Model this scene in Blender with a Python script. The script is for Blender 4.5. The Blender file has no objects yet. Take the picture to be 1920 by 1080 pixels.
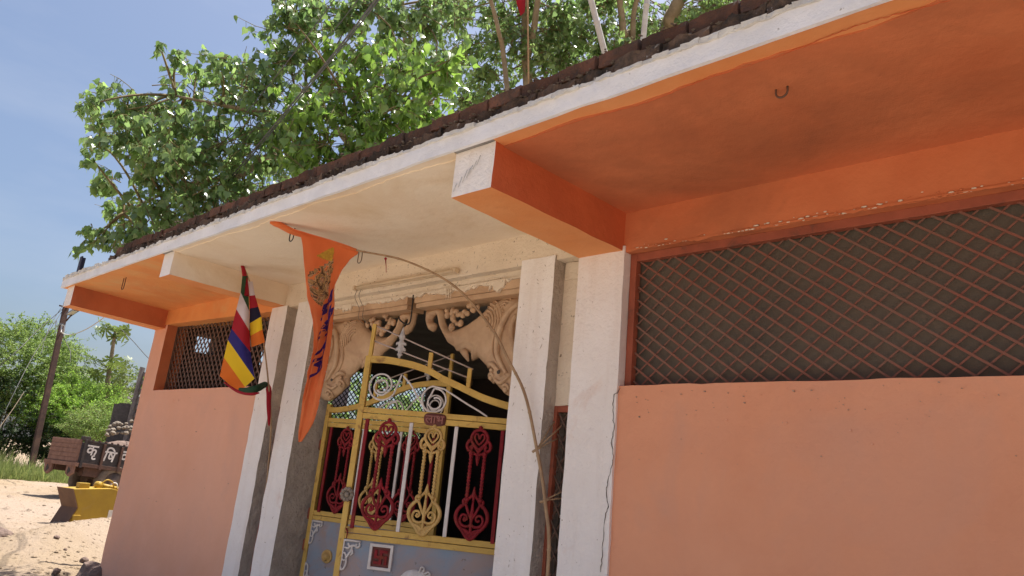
import bpy, bmesh, math, random
import numpy as np
from mathutils import Vector, Matrix, noise
from mathutils.geometry import delaunay_2d_cdt

random.seed(7)
rng = np.random.default_rng(11)
SC = bpy.context.scene
COL = SC.collection
R_ = math.radians

# ------------------------------------------------------------------ camera
EYE = Vector((0.0, -3.531, 1.55))
YAW, PITCH, ROLL, FPX = -0.757080, 0.270892, 0.097471, 1331.489
fw = Vector((math.sin(YAW) * math.cos(PITCH), math.cos(YAW) * math.cos(PITCH), math.sin(PITCH)))
r0 = Vector((math.cos(YAW), -math.sin(YAW), 0)); u0 = r0.cross(fw)
rt = math.cos(ROLL) * r0 + math.sin(ROLL) * u0
up = rt.cross(fw)
cd = bpy.data.cameras.new('camera'); cam = bpy.data.objects.new('camera', cd); COL.objects.link(cam)
cam.matrix_world = Matrix(((rt.x, up.x, -fw.x, EYE.x), (rt.y, up.y, -fw.y, EYE.y), (rt.z, up.z, -fw.z, EYE.z), (0, 0, 0, 1)))
cd.sensor_width = 36; cd.lens = FPX / 1920 * 36
cd.clip_start = 0.05; cd.clip_end = 3000
SC.camera = cam

# ------------------------------------------------------------------ sky, sun, exposure
SUN_EL, SUN_AZ = R_(74), R_(-4)          # azimuth measured from +Y towards +X
w = bpy.data.worlds.new('World'); SC.world = w; w.use_nodes = True
nt = w.node_tree
sky = nt.nodes.new('ShaderNodeTexSky'); sky.sky_type = 'NISHITA'; sky.sun_disc = False
sky.sun_elevation = SUN_EL; sky.sun_rotation = SUN_AZ
sky.air_density = 1.0; sky.dust_density = 4.2; sky.ozone_density = 3.5
bg = nt.nodes['Background']; bg.inputs['Strength'].default_value = 0.070
tcw = nt.nodes.new('ShaderNodeTexCoord'); mpw = nt.nodes.new('ShaderNodeMapping'); mpw.inputs['Scale'].default_value = (1.2, 1.2, 4.0)
nzw = nt.nodes.new('ShaderNodeTexNoise'); nzw.inputs['Scale'].default_value = 1.6; nzw.inputs['Detail'].default_value = 6; nzw.inputs['Roughness'].default_value = 0.55
mrw = nt.nodes.new('ShaderNodeMapRange'); mrw.inputs['From Min'].default_value = 0.45; mrw.inputs['From Max'].default_value = 0.8; mrw.inputs['To Max'].default_value = 0.30
mxw = nt.nodes.new('ShaderNodeMix'); mxw.data_type = 'RGBA'; mxw.inputs[7].default_value = (5.2, 5.3, 5.6, 1)     # thin high haze
nt.links.new(tcw.outputs['Generated'], mpw.inputs['Vector']); nt.links.new(mpw.outputs[0], nzw.inputs['Vector']); nt.links.new(nzw.outputs['Fac'], mrw.inputs['Value'])
nt.links.new(mrw.outputs[0], mxw.inputs[0]); nt.links.new(sky.outputs[0], mxw.inputs[6]); nt.links.new(mxw.outputs[2], bg.inputs['Color'])
sl = bpy.data.lights.new('sun', 'SUN'); sl.energy = 4.0; sl.angle = R_(0.53); sl.color = (1.0, 0.95, 0.87)
so = bpy.data.objects.new('sun', sl); COL.objects.link(so)
sdir = Vector((math.sin(SUN_AZ) * math.cos(SUN_EL), math.cos(SUN_AZ) * math.cos(SUN_EL), math.sin(SUN_EL)))
so.rotation_euler = (-sdir).to_track_quat('-Z', 'Y').to_euler(); so.location = (0, 0, 30)
SC.view_settings.view_transform = 'Standard'; SC.view_settings.look = 'None'
SC.view_settings.exposure = 1.26; SC.view_settings.gamma = 1.0; SC.view_settings.use_curve_mapping = False
SC.cycles.max_bounces = 10; SC.cycles.diffuse_bounces = 6; SC.cycles.transparent_max_bounces = 12

def ray(px, py):
    return rt * ((px - 960) / FPX) - up * ((py - 540) / FPX) + fw
def at(px, py, axis, val):                # point of the photograph's sight line on a world plane
    d = ray(px, py); t = (val - EYE[axis]) / d[axis]
    return EYE + d * t
def atd(px, py, dist):
    return EYE + ray(px, py).normalized() * dist

# ------------------------------------------------------------------ materials
def _n(nt, t, **k):
    n = nt.nodes.new(t)
    for a, b in k.items(): setattr(n, a, b)
    return n
def mat(name, c1, c2=None, scale=3.0, rough=0.85, bump=0.0, bscale=None, detail=6.0, metal=0.0, lo=0.35, hi=0.65,
        stain=None, sscale=1.2, slo=0.55, shi=0.75, speck=None, spscale=60.0, splo=0.62, spec=0.3, island=0.0, orand=0.0, streak=None, stx=7.0, stlo=0.55, sthi=0.8):
    m = bpy.data.materials.new(name); m.use_nodes = True
    t = m.node_tree; b = t.nodes['Principled BSDF']; L = t.links
    b.inputs['Roughness'].default_value = rough; b.inputs['Metallic'].default_value = metal
    b.inputs['Specular IOR Level'].default_value = spec
    tc = _n(t, 'ShaderNodeTexCoord'); geo = _n(t, 'ShaderNodeNewGeometry')
    def nz(sc, de=detail, ro=0.6, dist=0.0):
        x = _n(t, 'ShaderNodeTexNoise'); x.inputs['Scale'].default_value = sc; x.inputs['Detail'].default_value = de
        x.inputs['Roughness'].default_value = ro; x.inputs['Distortion'].default_value = dist
        L.new(geo.outputs['Position'], x.inputs['Vector']); return x.outputs['Fac']
    def rng_(s, a, c):
        x = _n(t, 'ShaderNodeMapRange'); x.inputs['From Min'].default_value = a; x.inputs['From Max'].default_value = c
        L.new(s, x.inputs['Value']); return x.outputs[0]
    def mix(f, a, c):
        x = _n(t, 'ShaderNodeMix', data_type='RGBA'); L.new(f, x.inputs[0])
        for s, v in ((6, a), (7, c)):
            if hasattr(v, 'is_linked'): L.new(v, x.inputs[s])
            else: x.inputs[s].default_value = (*v, 1)
        return x.outputs[2]
    c2 = c2 or tuple(v * 0.85 for v in c1)
    col = mix(rng_(nz(scale), lo, hi), c1, c2)
    if stain: col = mix(rng_(nz(sscale, 5, 0.65, 0.6), slo, shi), col, stain)
    if streak:
        mp = _n(t, 'ShaderNodeMapping'); mp.inputs['Scale'].default_value = (stx, stx, 0.45); L.new(geo.outputs['Position'], mp.inputs['Vector'])
        x = _n(t, 'ShaderNodeTexNoise'); x.inputs['Scale'].default_value = 1.0; x.inputs['Detail'].default_value = 5; x.inputs['Roughness'].default_value = 0.6; L.new(mp.outputs[0], x.inputs['Vector'])
        col = mix(rng_(x.outputs['Fac'], stlo, sthi), col, streak)
    if speck: col = mix(rng_(nz(spscale, 3, 0.6), splo, splo + 0.06), col, speck)
    if island:
        hs = _n(t, 'ShaderNodeHueSaturation'); L.new(col, hs.inputs['Color'])
        x = _n(t, 'ShaderNodeMapRange'); x.inputs['To Min'].default_value = 1 - island; x.inputs['To Max'].default_value = 1 + island
        L.new(geo.outputs['Random Per Island'], x.inputs['Value']); L.new(x.outputs[0], hs.inputs['Value']); col = hs.outputs[0]
    if orand:
        oi = _n(t, 'ShaderNodeObjectInfo'); hs = _n(t, 'ShaderNodeHueSaturation'); L.new(col, hs.inputs['Color'])
        x = _n(t, 'ShaderNodeMapRange'); x.inputs['To Min'].default_value = 1 - orand; x.inputs['To Max'].default_value = 1 + orand
        L.new(oi.outputs['Random'], x.inputs['Value']); L.new(x.outputs[0], hs.inputs['Value']); col = hs.outputs[0]
    L.new(col, b.inputs['Base Color'])
    if bump:
        bp = _n(t, 'ShaderNodeBump'); bp.inputs['Strength'].default_value = 1.0; bp.inputs['Distance'].default_value = bump
        L.new(nz(bscale or 25, 8, 0.65), bp.inputs['Height']); L.new(bp.outputs[0], b.inputs['Normal'])
    return m
def leaf_mat(name, c1, c2, trans=0.4, rough=0.35, spec=0.5):
    m = bpy.data.materials.new(name); m.use_nodes = True
    t = m.node_tree; b = t.nodes['Principled BSDF']; L = t.links
    geo = _n(t, 'ShaderNodeNewGeometry'); cr = _n(t, 'ShaderNodeValToRGB')
    cr.color_ramp.elements[0].color = (*c1, 1); cr.color_ramp.elements[1].color = (*c2, 1)
    L.new(geo.outputs['Random Per Island'], cr.inputs[0]); L.new(cr.outputs[0], b.inputs['Base Color'])
    b.inputs['Roughness'].default_value = rough; b.inputs['Specular IOR Level'].default_value = spec
    tr = _n(t, 'ShaderNodeBsdfTranslucent'); mx = _n(t, 'ShaderNodeMixShader'); mx.inputs[0].default_value = trans
    hs = _n(t, 'ShaderNodeHueSaturation'); hs.inputs['Saturation'].default_value = 1.1; hs.inputs['Value'].default_value = 1.8
    L.new(cr.outputs[0], hs.inputs['Color']); L.new(hs.outputs[0], tr.inputs['Color'])
    L.new(b.outputs[0], mx.inputs[1]); L.new(tr.outputs[0], mx.inputs[2])
    L.new(mx.outputs[0], t.nodes['Material Output'].inputs['Surface'])
    return m

M = {}
M['salmon'] = mat('salmon_wall_paint', (0.76, 0.355, 0.21), (0.70, 0.31, 0.178), 1.3, 0.85, 0.006, 14, stain=(0.62, 0.33, 0.23), sscale=0.8, speck=(0.50, 0.33, 0.26), spscale=35, splo=0.72, streak=(0.71, 0.335, 0.205), stx=3.0, stlo=0.45, sthi=0.75)
M['salmon_pale'] = mat('lit_salmon_wall_paint', (0.80, 0.43, 0.295), (0.74, 0.38, 0.25), 1.3, 0.85, 0.006, 14, stain=(0.68, 0.38, 0.28), sscale=0.8, speck=(0.52, 0.36, 0.29), spscale=35, splo=0.72, streak=(0.755, 0.405, 0.28), stx=3.0, stlo=0.45, sthi=0.75)  # left-wall salmon, lightened so the colour carries sky light and haze glare
M['orange'] = mat('orange_soffit_paint', (0.64, 0.210, 0.088), (0.55, 0.160, 0.064), 1.6, 0.8, 0.006, 11, stain=(0.40, 0.13, 0.058), sscale=0.9, slo=0.46, shi=0.72)
M['orange_pale'] = mat('pale_orange_paint', (0.76, 0.33, 0.13), (0.72, 0.27, 0.09), 2.2, 0.8, 0.005, 14)
M['orange_warm'] = mat('warm_orange_paint', (0.80, 0.34, 0.11), (0.72, 0.27, 0.085), 2.2, 0.8, 0.005, 14, stain=(0.70, 0.40, 0.17), sscale=1.0)
M['orange_red'] = mat('red_orange_paint', (0.62, 0.15, 0.055), (0.50, 0.11, 0.04), 1.5, 0.8, 0.006, 11, stain=(0.60, 0.20, 0.08), sscale=1.4)
M['cream'] = mat('cream_wall_paint', (0.86, 0.75, 0.60), (0.80, 0.66, 0.50), 1.2, 0.85, 0.006, 14, stain=(0.70, 0.53, 0.34), sscale=1.3, slo=0.52, shi=0.78)
M['white'] = mat('white_lime_wash', (0.90, 0.85, 0.82), (0.85, 0.79, 0.75), 2.5, 0.9, 0.012, 30, speck=(0.40, 0.31, 0.25), spscale=42, splo=0.70, streak=(0.76, 0.67, 0.61), stx=6.0, stlo=0.5, sthi=0.8, stain=(0.72, 0.52, 0.42), sscale=1.5, slo=0.62, shi=0.85)
M['white_bare'] = mat('chipped_cream_plaster', (0.82, 0.71, 0.57), (0.74, 0.62, 0.48), 2.5, 0.9, 0.016, 26, speck=(0.25, 0.18, 0.12), spscale=38, splo=0.64)
M['fascia'] = mat('whitewashed_fascia', (0.86, 0.85, 0.87), (0.74, 0.735, 0.76), 4, 0.9, 0.010, 25, speck=(0.36, 0.33, 0.31), spscale=24, splo=0.70)
M['lime'] = mat('lime_mortar', (0.80, 0.78, 0.74), (0.62, 0.59, 0.55), 9, 0.95, 0.02, 40)
M['grey_plaster'] = mat('rough_grey_plaster', (0.58, 0.505, 0.43), (0.45, 0.38, 0.32), 7, 0.95, 0.035, 24, stain=(0.48, 0.40, 0.34), sscale=3)
M['brick_top'] = mat('weathered_red_brick', (0.18, 0.082, 0.054), (0.095, 0.055, 0.040), 9, 0.95, 0.02, 45, stain=(0.07, 0.05, 0.04), sscale=5, slo=0.5, shi=0.7, orand=0.35, speck=(0.34, 0.30, 0.26), spscale=30, splo=0.70)
M['brick_low'] = mat('sooty_dark_brick', (0.085, 0.06, 0.047), (0.17, 0.11, 0.08), 14, 0.95, 0.035, 50, stain=(0.04, 0.033, 0.028), sscale=8, slo=0.45, shi=0.65, orand=0.4, speck=(0.36, 0.32, 0.29), spscale=34, splo=0.66)
M['mortar'] = mat('dark_weathered_mortar', (0.10, 0.075, 0.06), (0.20, 0.16, 0.13), 18, 0.95, 0.03, 40)
M['concrete'] = mat('roof_concrete', (0.35, 0.33, 0.31), (0.26, 0.24, 0.22), 3, 0.95, 0.02, 20)
M['frame'] = mat('brown_red_window_paint', (0.36, 0.10, 0.055), (0.27, 0.075, 0.042), 6, 0.6, 0.002, 40, stain=(0.10, 0.06, 0.045), sscale=6)
M['lattice'] = mat('rusty_brown_lattice_paint', (0.235, 0.085, 0.056), (0.20, 0.105, 0.075), 5, 0.6, 0.001, 60)
M['lattice_dark'] = mat('dark_brown_lattice_paint', (0.15, 0.085, 0.06), (0.11, 0.065, 0.05), 5, 0.6)
M['dark_board'] = mat('dark_olive_board', (0.140, 0.112, 0.085), (0.110, 0.090, 0.070), 2, 0.8, 0.003, 20)
M['interior'] = mat('dim_interior_plaster', (0.10, 0.08, 0.07), (0.07, 0.06, 0.055), 1.5, 0.95)  # room plaster darkened so the colour deepens the indoor shade
M['terracotta'] = mat('terracotta_moulding_paint', (0.62, 0.42, 0.26), (0.50, 0.32, 0.19), 5, 0.55, 0.006, 40, stain=(0.42, 0.25, 0.15), sscale=3, spec=0.4)
M['gate_yellow'] = mat('ochre_yellow_gate_paint', (0.66, 0.43, 0.10), (0.55, 0.34, 0.075), 7, 0.5, 0.002, 50, stain=(0.27, 0.13, 0.04), sscale=11, slo=0.57, shi=0.72, spec=0.4)
M['gate_gold'] = mat('gold_casting_paint', (0.62, 0.40, 0.13), (0.46, 0.27, 0.08), 15, 0.45, 0.002, 80, spec=0.5)
M['gate_red'] = mat('crimson_casting_paint', (0.27, 0.018, 0.026), (0.17, 0.012, 0.016), 14, 0.6, 0.002, 80, stain=(0.22, 0.05, 0.025), sscale=9, spec=0.2)
M['gate_white'] = mat('white_metal_paint', (0.70, 0.65, 0.62), (0.58, 0.53, 0.50), 12, 0.45, 0.001, 60, spec=0.4)
M['rod_pink'] = mat('pale_pink_rod_paint', (0.50, 0.40, 0.36), (0.40, 0.31, 0.27), 12, 0.45)
M['plate_maroon'] = mat('maroon_name_plate', (0.17, 0.045, 0.035), (0.12, 0.035, 0.028), 20, 0.5, 0.002, 80)
M['letter_brown'] = mat('raised_letter_brown', (0.36, 0.15, 0.12), (0.27, 0.10, 0.08), 20, 0.5)
M['sheet_blue'] = mat('grey_blue_sheet_paint', (0.24, 0.29, 0.36), (0.33, 0.30, 0.32), 4.0, 0.5, 0.003, 12, stain=(0.36, 0.22, 0.16), sscale=3.2, slo=0.46, shi=0.68, speck=(0.12, 0.09, 0.07), spscale=30, splo=0.68)
M['sheet_mauve'] = mat('grey_mauve_sheet_paint', (0.36, 0.27, 0.25), (0.29, 0.27, 0.29), 4.0, 0.5, 0.003, 12, stain=(0.23, 0.29, 0.37), sscale=3.0, slo=0.44, shi=0.66, speck=(0.12, 0.08, 0.06), spscale=28, splo=0.66)
M['silver'] = mat('dull_silver_paint', (0.52, 0.49, 0.47), (0.36, 0.33, 0.32), 20, 0.4, 0.001, 80, spec=0.5)
M['bronze'] = mat('grey_brown_rosette_paint', (0.20, 0.15, 0.11), (0.30, 0.25, 0.20), 25, 0.5, 0.001, 60)
M['black_iron'] = mat('black_iron', (0.020, 0.018, 0.018), (0.035, 0.03, 0.028), 20, 0.5)
M['mesh_wire'] = mat('dark_wire_mesh', (0.035, 0.03, 0.035), (0.05, 0.04, 0.04), 20, 0.6)
M['bamboo'] = mat('dry_bamboo', (0.42, 0.28, 0.16), (0.30, 0.19, 0.11), 10, 0.6, 0.002, 60)
M['bamboo_white'] = mat('bleached_bamboo', (0.62, 0.58, 0.52), (0.48, 0.43, 0.38), 10, 0.6, 0.002, 60)
def cloth_mat(name, c, tr=0.25):
    m = mat(name, c, tuple(v * 0.9 for v in c), 6, 0.9, 0.0015, 90)
    t = m.node_tree; b = t.nodes['Principled BSDF']
    d = _n(t, 'ShaderNodeBsdfTranslucent'); d.inputs[0].default_value = (*c, 1)
    mx = _n(t, 'ShaderNodeMixShader'); mx.inputs[0].default_value = tr
    t.links.new(b.outputs[0], mx.inputs[1]); t.links.new(d.outputs[0], mx.inputs[2])
    t.links.new(mx.outputs[0], t.nodes['Material Output'].inputs['Surface'])
    return m
M['saffron'] = cloth_mat('saffron_cloth', (0.86, 0.25, 0.085), 0.35)
for k, c in dict(c_green=(0.035, 0.085, 0.045), c_white=(0.70, 0.62, 0.66), c_red=(0.40, 0.020, 0.035), c_blue=(0.035, 0.03, 0.20),
                 c_navy=(0.018, 0.016, 0.045), c_yellow=(0.82, 0.56, 0.025), c_orange=(0.72, 0.17, 0.025), c_purple=(0.33, 0.24, 0.55)).items():
    M[k] = cloth_mat(k[2:] + '_cloth', c)
M['chisel'] = mat('grey_brown_gouge', (0.42, 0.33, 0.26), (0.30, 0.23, 0.18), 20, 0.95)
M['ink'] = mat('indigo_print_ink', (0.048, 0.014, 0.13), (0.035, 0.011, 0.10), 30, 0.9)
M['ink_gold'] = mat('mustard_print_ink', (0.55, 0.33, 0.04), (0.38, 0.20, 0.03), 60, 0.9)
def print_mat():
    m = bpy.data.materials.new('printed_swirl_pattern'); m.use_nodes = True
    t = m.node_tree; b = t.nodes['Principled BSDF']; L = t.links; b.inputs['Roughness'].default_value = 0.9
    geo = _n(t, 'ShaderNodeNewGeometry'); wv = _n(t, 'ShaderNodeTexVoronoi'); wv.inputs['Scale'].default_value = 24
    n = _n(t, 'ShaderNodeTexNoise'); n.inputs['Scale'].default_value = 11; n.inputs['Detail'].default_value = 2.5; n.inputs['Distortion'].default_value = 2.5
    L.new(geo.outputs['Position'], wv.inputs['Vector']); L.new(geo.outputs['Position'], n.inputs['Vector'])
    cr = _n(t, 'ShaderNodeValToRGB'); cr.color_ramp.interpolation = 'CONSTANT'; e = cr.color_ramp.elements
    e[0].color = (0.10, 0.045, 0.02, 1); e[1].position = 0.40; e[1].color = (0.40, 0.22, 0.08, 1)
    for p, c in ((0.47, (0.07, 0.035, 0.02, 1)), (0.51, (0.55, 0.32, 0.14, 1)), (0.56, (0.22, 0.15, 0.12, 1)), (0.60, (0.70, 0.20, 0.05, 1)), (0.66, (0.12, 0.06, 0.03, 1))):
        x = e.new(p); x.color = c
    L.new(n.outputs['Fac'], cr.inputs[0]); L.new(cr.outputs[0], b.inputs['Base Color'])
    return m
M['print'] = print_mat()
M['bark'] = mat('pale_grey_bark', (0.34, 0.27, 0.185), (0.23, 0.175, 0.115), 6, 0.95, 0.02, 18)
M['twig'] = mat('thin_brown_twig', (0.16, 0.11, 0.06), (0.20, 0.17, 0.07), 8, 0.9)
M['petiole'] = mat('green_leaf_stalk', (0.24, 0.30, 0.07), (0.20, 0.22, 0.06), 8, 0.7)
M['leaf'] = leaf_mat('peepal_leaf', (0.108, 0.172, 0.066), (0.215, 0.305, 0.112), 0.54, 0.26, 1.0)
M['leaf_near'] = leaf_mat('fresh_peepal_leaf', (0.115, 0.195, 0.045), (0.215, 0.32, 0.075), 0.48, 0.26, 1.0)
M['leaf_feather'] = leaf_mat('feathery_leaf', (0.14, 0.21, 0.062), (0.24, 0.32, 0.10), 0.35, 0.6, 0.3)
M['leaf_lime'] = leaf_mat('lime_green_leaf', (0.19, 0.31, 0.065), (0.29, 0.43, 0.10), 0.4, 0.6, 0.3)
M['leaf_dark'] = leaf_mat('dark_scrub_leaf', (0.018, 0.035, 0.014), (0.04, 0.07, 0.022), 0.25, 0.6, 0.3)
M['leaf_papaya'] = leaf_mat('papaya_leaf', (0.07, 0.12, 0.035), (0.17, 0.21, 0.06), 0.35, 0.45, 0.4)
M['grass'] = leaf_mat('weedy_grass_blade', (0.14, 0.19, 0.06), (0.26, 0.28, 0.11), 0.35, 0.7, 0.2)
M['straw'] = mat('dry_straw', (0.46, 0.33, 0.13), (0.34, 0.23, 0.09), 30, 0.95, 0.01, 60)
M['trailer_black'] = mat('sooty_black_trailer_paint', (0.030, 0.026, 0.028), (0.055, 0.042, 0.038), 6, 0.6, 0.003, 40, stain=(0.10, 0.06, 0.045), sscale=5, slo=0.6, shi=0.8)
M['trailer_rust'] = mat('rust_brown_trailer_steel', (0.12, 0.062, 0.045), (0.075, 0.045, 0.035), 7, 0.8, 0.003, 40)
M['plank'] = mat('dusty_brown_plank', (0.27, 0.155, 0.115), (0.20, 0.11, 0.083), 8, 0.9, 0.004, 40, stain=(0.16, 0.085, 0.065), sscale=4)
M['letter_white'] = mat('hand_painted_white', (0.72, 0.68, 0.64), (0.60, 0.55, 0.52), 20, 0.8)
M['tyre'] = mat('dusty_tyre_rubber', (0.13, 0.10, 0.078), (0.20, 0.155, 0.115), 9, 0.9, 0.004, 50)
M['rim'] = mat('dusty_wheel_rim', (0.30, 0.20, 0.14), (0.20, 0.13, 0.095), 9, 0.7)
M['loader'] = mat('loader_yellow_paint', (0.42, 0.265, 0.032), (0.36, 0.22, 0.030), 4, 0.5, 0.001, 50, stain=(0.38, 0.25, 0.07), sscale=3)
M['loader_edge'] = mat('dark_brown_cutting_edge', (0.16, 0.085, 0.05), (0.12, 0.065, 0.042), 6, 0.6)  # one dark brown for the notched end and the hub
M['chrome'] = mat('greased_steel_rod', (0.42, 0.40, 0.38), (0.34, 0.32, 0.30), 12, 0.35, metal=0.8)
M['pole_steel'] = mat('rusty_dark_steel_pole', (0.060, 0.034, 0.028), (0.10, 0.055, 0.04), 5, 0.8, 0.003, 40, stain=(0.16, 0.09, 0.06), sscale=1.0)
M['cable'] = mat('grey_cable', (0.11, 0.105, 0.10), (0.085, 0.08, 0.078), 10, 0.7)
M['lamp_grey'] = mat('grey_lamp_housing', (0.20, 0.20, 0.21), (0.15, 0.15, 0.16), 10, 0.5)
M['lamp_glass'] = mat('pale_lamp_lens', (0.62, 0.60, 0.56), (0.55, 0.53, 0.5), 10, 0.3)
M['navy_steel'] = mat('dark_navy_steel', (0.030, 0.026, 0.055), (0.045, 0.035, 0.05), 10, 0.6)
M['rubble'] = mat('pale_rubble_stone', (0.24, 0.20, 0.155), (0.14, 0.115, 0.095), 6, 0.95, 0.02, 20, island=0.25)
M['rock'] = mat('grey_brown_rock', (0.23, 0.165, 0.135), (0.15, 0.105, 0.09), 7, 0.95, 0.03, 18)
M['shed'] = mat('weathered_dark_boards', (0.15, 0.135, 0.13), (0.095, 0.085, 0.085), 8, 0.9)
M['shed_blue'] = mat('pale_blue_far_wall', (0.30, 0.36, 0.40), (0.24, 0.29, 0.33), 2, 0.9)
M['far_brick'] = mat('grey_mud_brick', (0.24, 0.215, 0.21), (0.16, 0.14, 0.135), 5, 0.95, 0.02, 16)
M['tube'] = mat('dusty_tube_lamp', (0.66, 0.52, 0.36), (0.58, 0.45, 0.31), 10, 0.5)
M['cement'] = mat('pale_bounce_slab', (0.52, 0.48, 0.42), (0.42, 0.385, 0.34), 2.0, 0.95, 0.006, 20, stain=(0.36, 0.31, 0.26), sscale=1.2)
M['soil'] = mat('dry_sandy_soil', (0.315, 0.236, 0.156), (0.262, 0.192, 0.124), 0.5, 0.97, 0.07, 9, stain=(0.32, 0.245, 0.185), sscale=0.12, slo=0.45, shi=0.6, speck=(0.20, 0.14, 0.09), spscale=16, splo=0.66)

# ------------------------------------------------------------------ mesh helpers
def world_of(o):
    m = Matrix.Identity(4); c = []
    while o is not None: c.append(o); o = o.parent
    for x in reversed(c): m = m @ Matrix.LocRotScale(x.location, x.rotation_euler, x.scale)
    return m
def link(o, parent=None):
    COL.objects.link(o)
    if parent is not None: o.parent = parent
    return o
def props(o, label=None, cat=None, group=None, kind=None):
    for k, v in (('label', label), ('category', cat), ('group', group), ('kind', kind)):
        if v: o[k] = v
    return o
def thing(name, label, cat, loc=(0, 0, 0), rz=0.0, group=None):
    o = bpy.data.objects.new(name, None); COL.objects.link(o); o.empty_display_size = 0.2
    o.location = loc; o.rotation_euler = (0, 0, rz)
    return props(o, label, cat, group)

class MB:
    def __init__(s): s.v, s.f, s.m, s.sm = [], [], [], []
    def add(s, vs, fs, m=0, smooth=False):
        o = len(s.v); s.v += [tuple(p) for p in vs]
        for f in fs: s.f.append(tuple(i + o for i in f)); s.m.append(m); s.sm.append(smooth)
        return s
    def box(s, x0, x1, y0, y1, z0, z1, m=0):
        vs = [(x, y, z) for z in (z0, z1) for y in (y0, y1) for x in (x0, x1)]
        return s.add(vs, [(0, 2, 3, 1), (4, 5, 7, 6), (0, 1, 5, 4), (2, 6, 7, 3), (0, 4, 6, 2), (1, 3, 7, 5)], m)
    def obox(s, c, ax, ay, az, m=0):
        c, ax, ay, az = map(Vector, (c, ax, ay, az))
        vs = [c + ax * i + ay * j + az * k for k in (-1, 1) for j in (-1, 1) for i in (-1, 1)]
        return s.add(vs, [(0, 2, 3, 1), (4, 5, 7, 6), (0, 1, 5, 4), (2, 6, 7, 3), (0, 4, 6, 2), (1, 3, 7, 5)], m)
    def prism(s, pts, d, m=0, caps=True):            # polygon of 3D points extruded by vector d
        n = len(pts); pts = [Vector(p) for p in pts]; d = Vector(d)
        vs = pts + [p + d for p in pts]; fs = [(i, (i + 1) % n, n + (i + 1) % n, n + i) for i in range(n)]
        if caps: fs += [tuple(range(n - 1, -1, -1)), tuple(range(n, 2 * n))]
        return s.add(vs, fs, m)
    def tube(s, pts, r, n=6, m=0, flat=None, cap=True, smooth=True):
        pts = [Vector(p) for p in pts]
        k = len(pts); rr = r if hasattr(r, '__len__') else [r] * k
        vs = []; ref = Vector((0.13, 0.31, 0.94)).normalized(); prev = None
        for i, p in enumerate(pts):
            t = (pts[min(i + 1, k - 1)] - pts[max(i - 1, 0)])
            t = t.normalized() if t.length > 1e-9 else Vector((0, 0, 1))
            if prev is None:
                a = t.cross(ref if abs(t.dot(ref)) < 0.95 else Vector((1, 0, 0))).normalized()
            else:
                a = (prev - t * prev.dot(t)); a = a.normalized() if a.length > 1e-6 else t.orthogonal().normalized()
            prev = a; b = t.cross(a)
            for j in range(n):
                q = 2 * math.pi * j / n
                o = a * math.cos(q) * rr[i] + b * math.sin(q) * rr[i]
                if flat: fn, fk = flat; o = o - fn * o.dot(fn) * (1 - fk)
                vs.append(p + o)
        fs = [(i * n + j, i * n + (j + 1) % n, (i + 1) * n + (j + 1) % n, (i + 1) * n + j) for i in range(k - 1) for j in range(n)]
        if cap: fs += [tuple(range(n - 1, -1, -1)), tuple((k - 1) * n + j for j in range(n))]
        return s.add(vs, fs, m, smooth)
    def lathe(s, prof, c, ax, n=16, m=0, smooth=True):   # prof: (radius, height) along ax
        c = Vector(c); ax = Vector(ax).normalized(); a = ax.orthogonal().normalized(); b = ax.cross(a)
        vs = []; k = len(prof)
        for r, h in prof:
            for j in range(n):
                q = 2 * math.pi * j / n; vs.append(c + ax * h + a * (r * math.cos(q)) + b * (r * math.sin(q)))
        fs = [(i * n + j, i * n + (j + 1) % n, (i + 1) * n + (j + 1) % n, (i + 1) * n + j) for i in range(k - 1) for j in range(n)]
        fs += [tuple(range(n - 1, -1, -1)), tuple((k - 1) * n + j for j in range(n))]
        return s.add(vs, fs, m, smooth)
    def ball(s, c, r, m=0, n=8, sq=(1, 1, 1)):
        c = Vector(c); vs = [c + Vector((0, 0, -r * sq[2]))]; k = n // 2
        for i in range(1, k):
            p = -math.pi / 2 + math.pi * i / k
            for j in range(n):
                q = 2 * math.pi * j / n
                vs.append(c + Vector((r * sq[0] * math.cos(p) * math.cos(q), r * sq[1] * math.cos(p) * math.sin(q), r * sq[2] * math.sin(p))))
        vs.append(c + Vector((0, 0, r * sq[2]))); fs = []
        for j in range(n): fs.append((0, 1 + (j + 1) % n, 1 + j)); fs.append((len(vs) - 1, len(vs) - 1 - n + j, len(vs) - 1 - n + (j + 1) % n))
        for i in range(k - 2):
            for j in range(n): fs.append((1 + i * n + j, 1 + i * n + (j + 1) % n, 1 + (i + 1) * n + (j + 1) % n, 1 + (i + 1) * n + j))
        return s.add(vs, fs, m, True)
    def rbox(s, x0, x1, y0, y1, z0, z1, seg=0.12, amp=0.004, m=0, freq=4.0, mats=None, skew=None):
        # box of welded grid faces pushed about by noise: hand-plastered edges. mats: {face: index} for -x +x -y +y -z +z
        nx, ny, nz = [max(1, min(90, int(round((b - a) / seg)))) for a, b in ((x0, x1), (y0, y1), (z0, z1))]
        idx = {}; vs = []; fs = []; ms = []
        def V(i, j, k):
            if (i, j, k) not in idx:
                p = Vector((x0 + (x1 - x0) * i / nx, y0 + (y1 - y0) * j / ny, z0 + (z1 - z0) * k / nz))
                if skew: p = Vector(skew(p))
                q = p * freq + Vector((3.1, 7.7, 1.3)); d = noise.noise_vector(q) * 0.7 + noise.noise_vector(q * 3.3) * 0.45
                idx[i, j, k] = len(vs); vs.append(p + d * amp)
            return idx[i, j, k]
        mm = mats or {}
        for j in range(ny):
            for k in range(nz):
                fs.append((V(0, j, k), V(0, j, k + 1), V(0, j + 1, k + 1), V(0, j + 1, k))); ms.append(mm.get('-x', m))
                fs.append((V(nx, j, k), V(nx, j + 1, k), V(nx, j + 1, k + 1), V(nx, j, k + 1))); ms.append(mm.get('+x', m))
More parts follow.
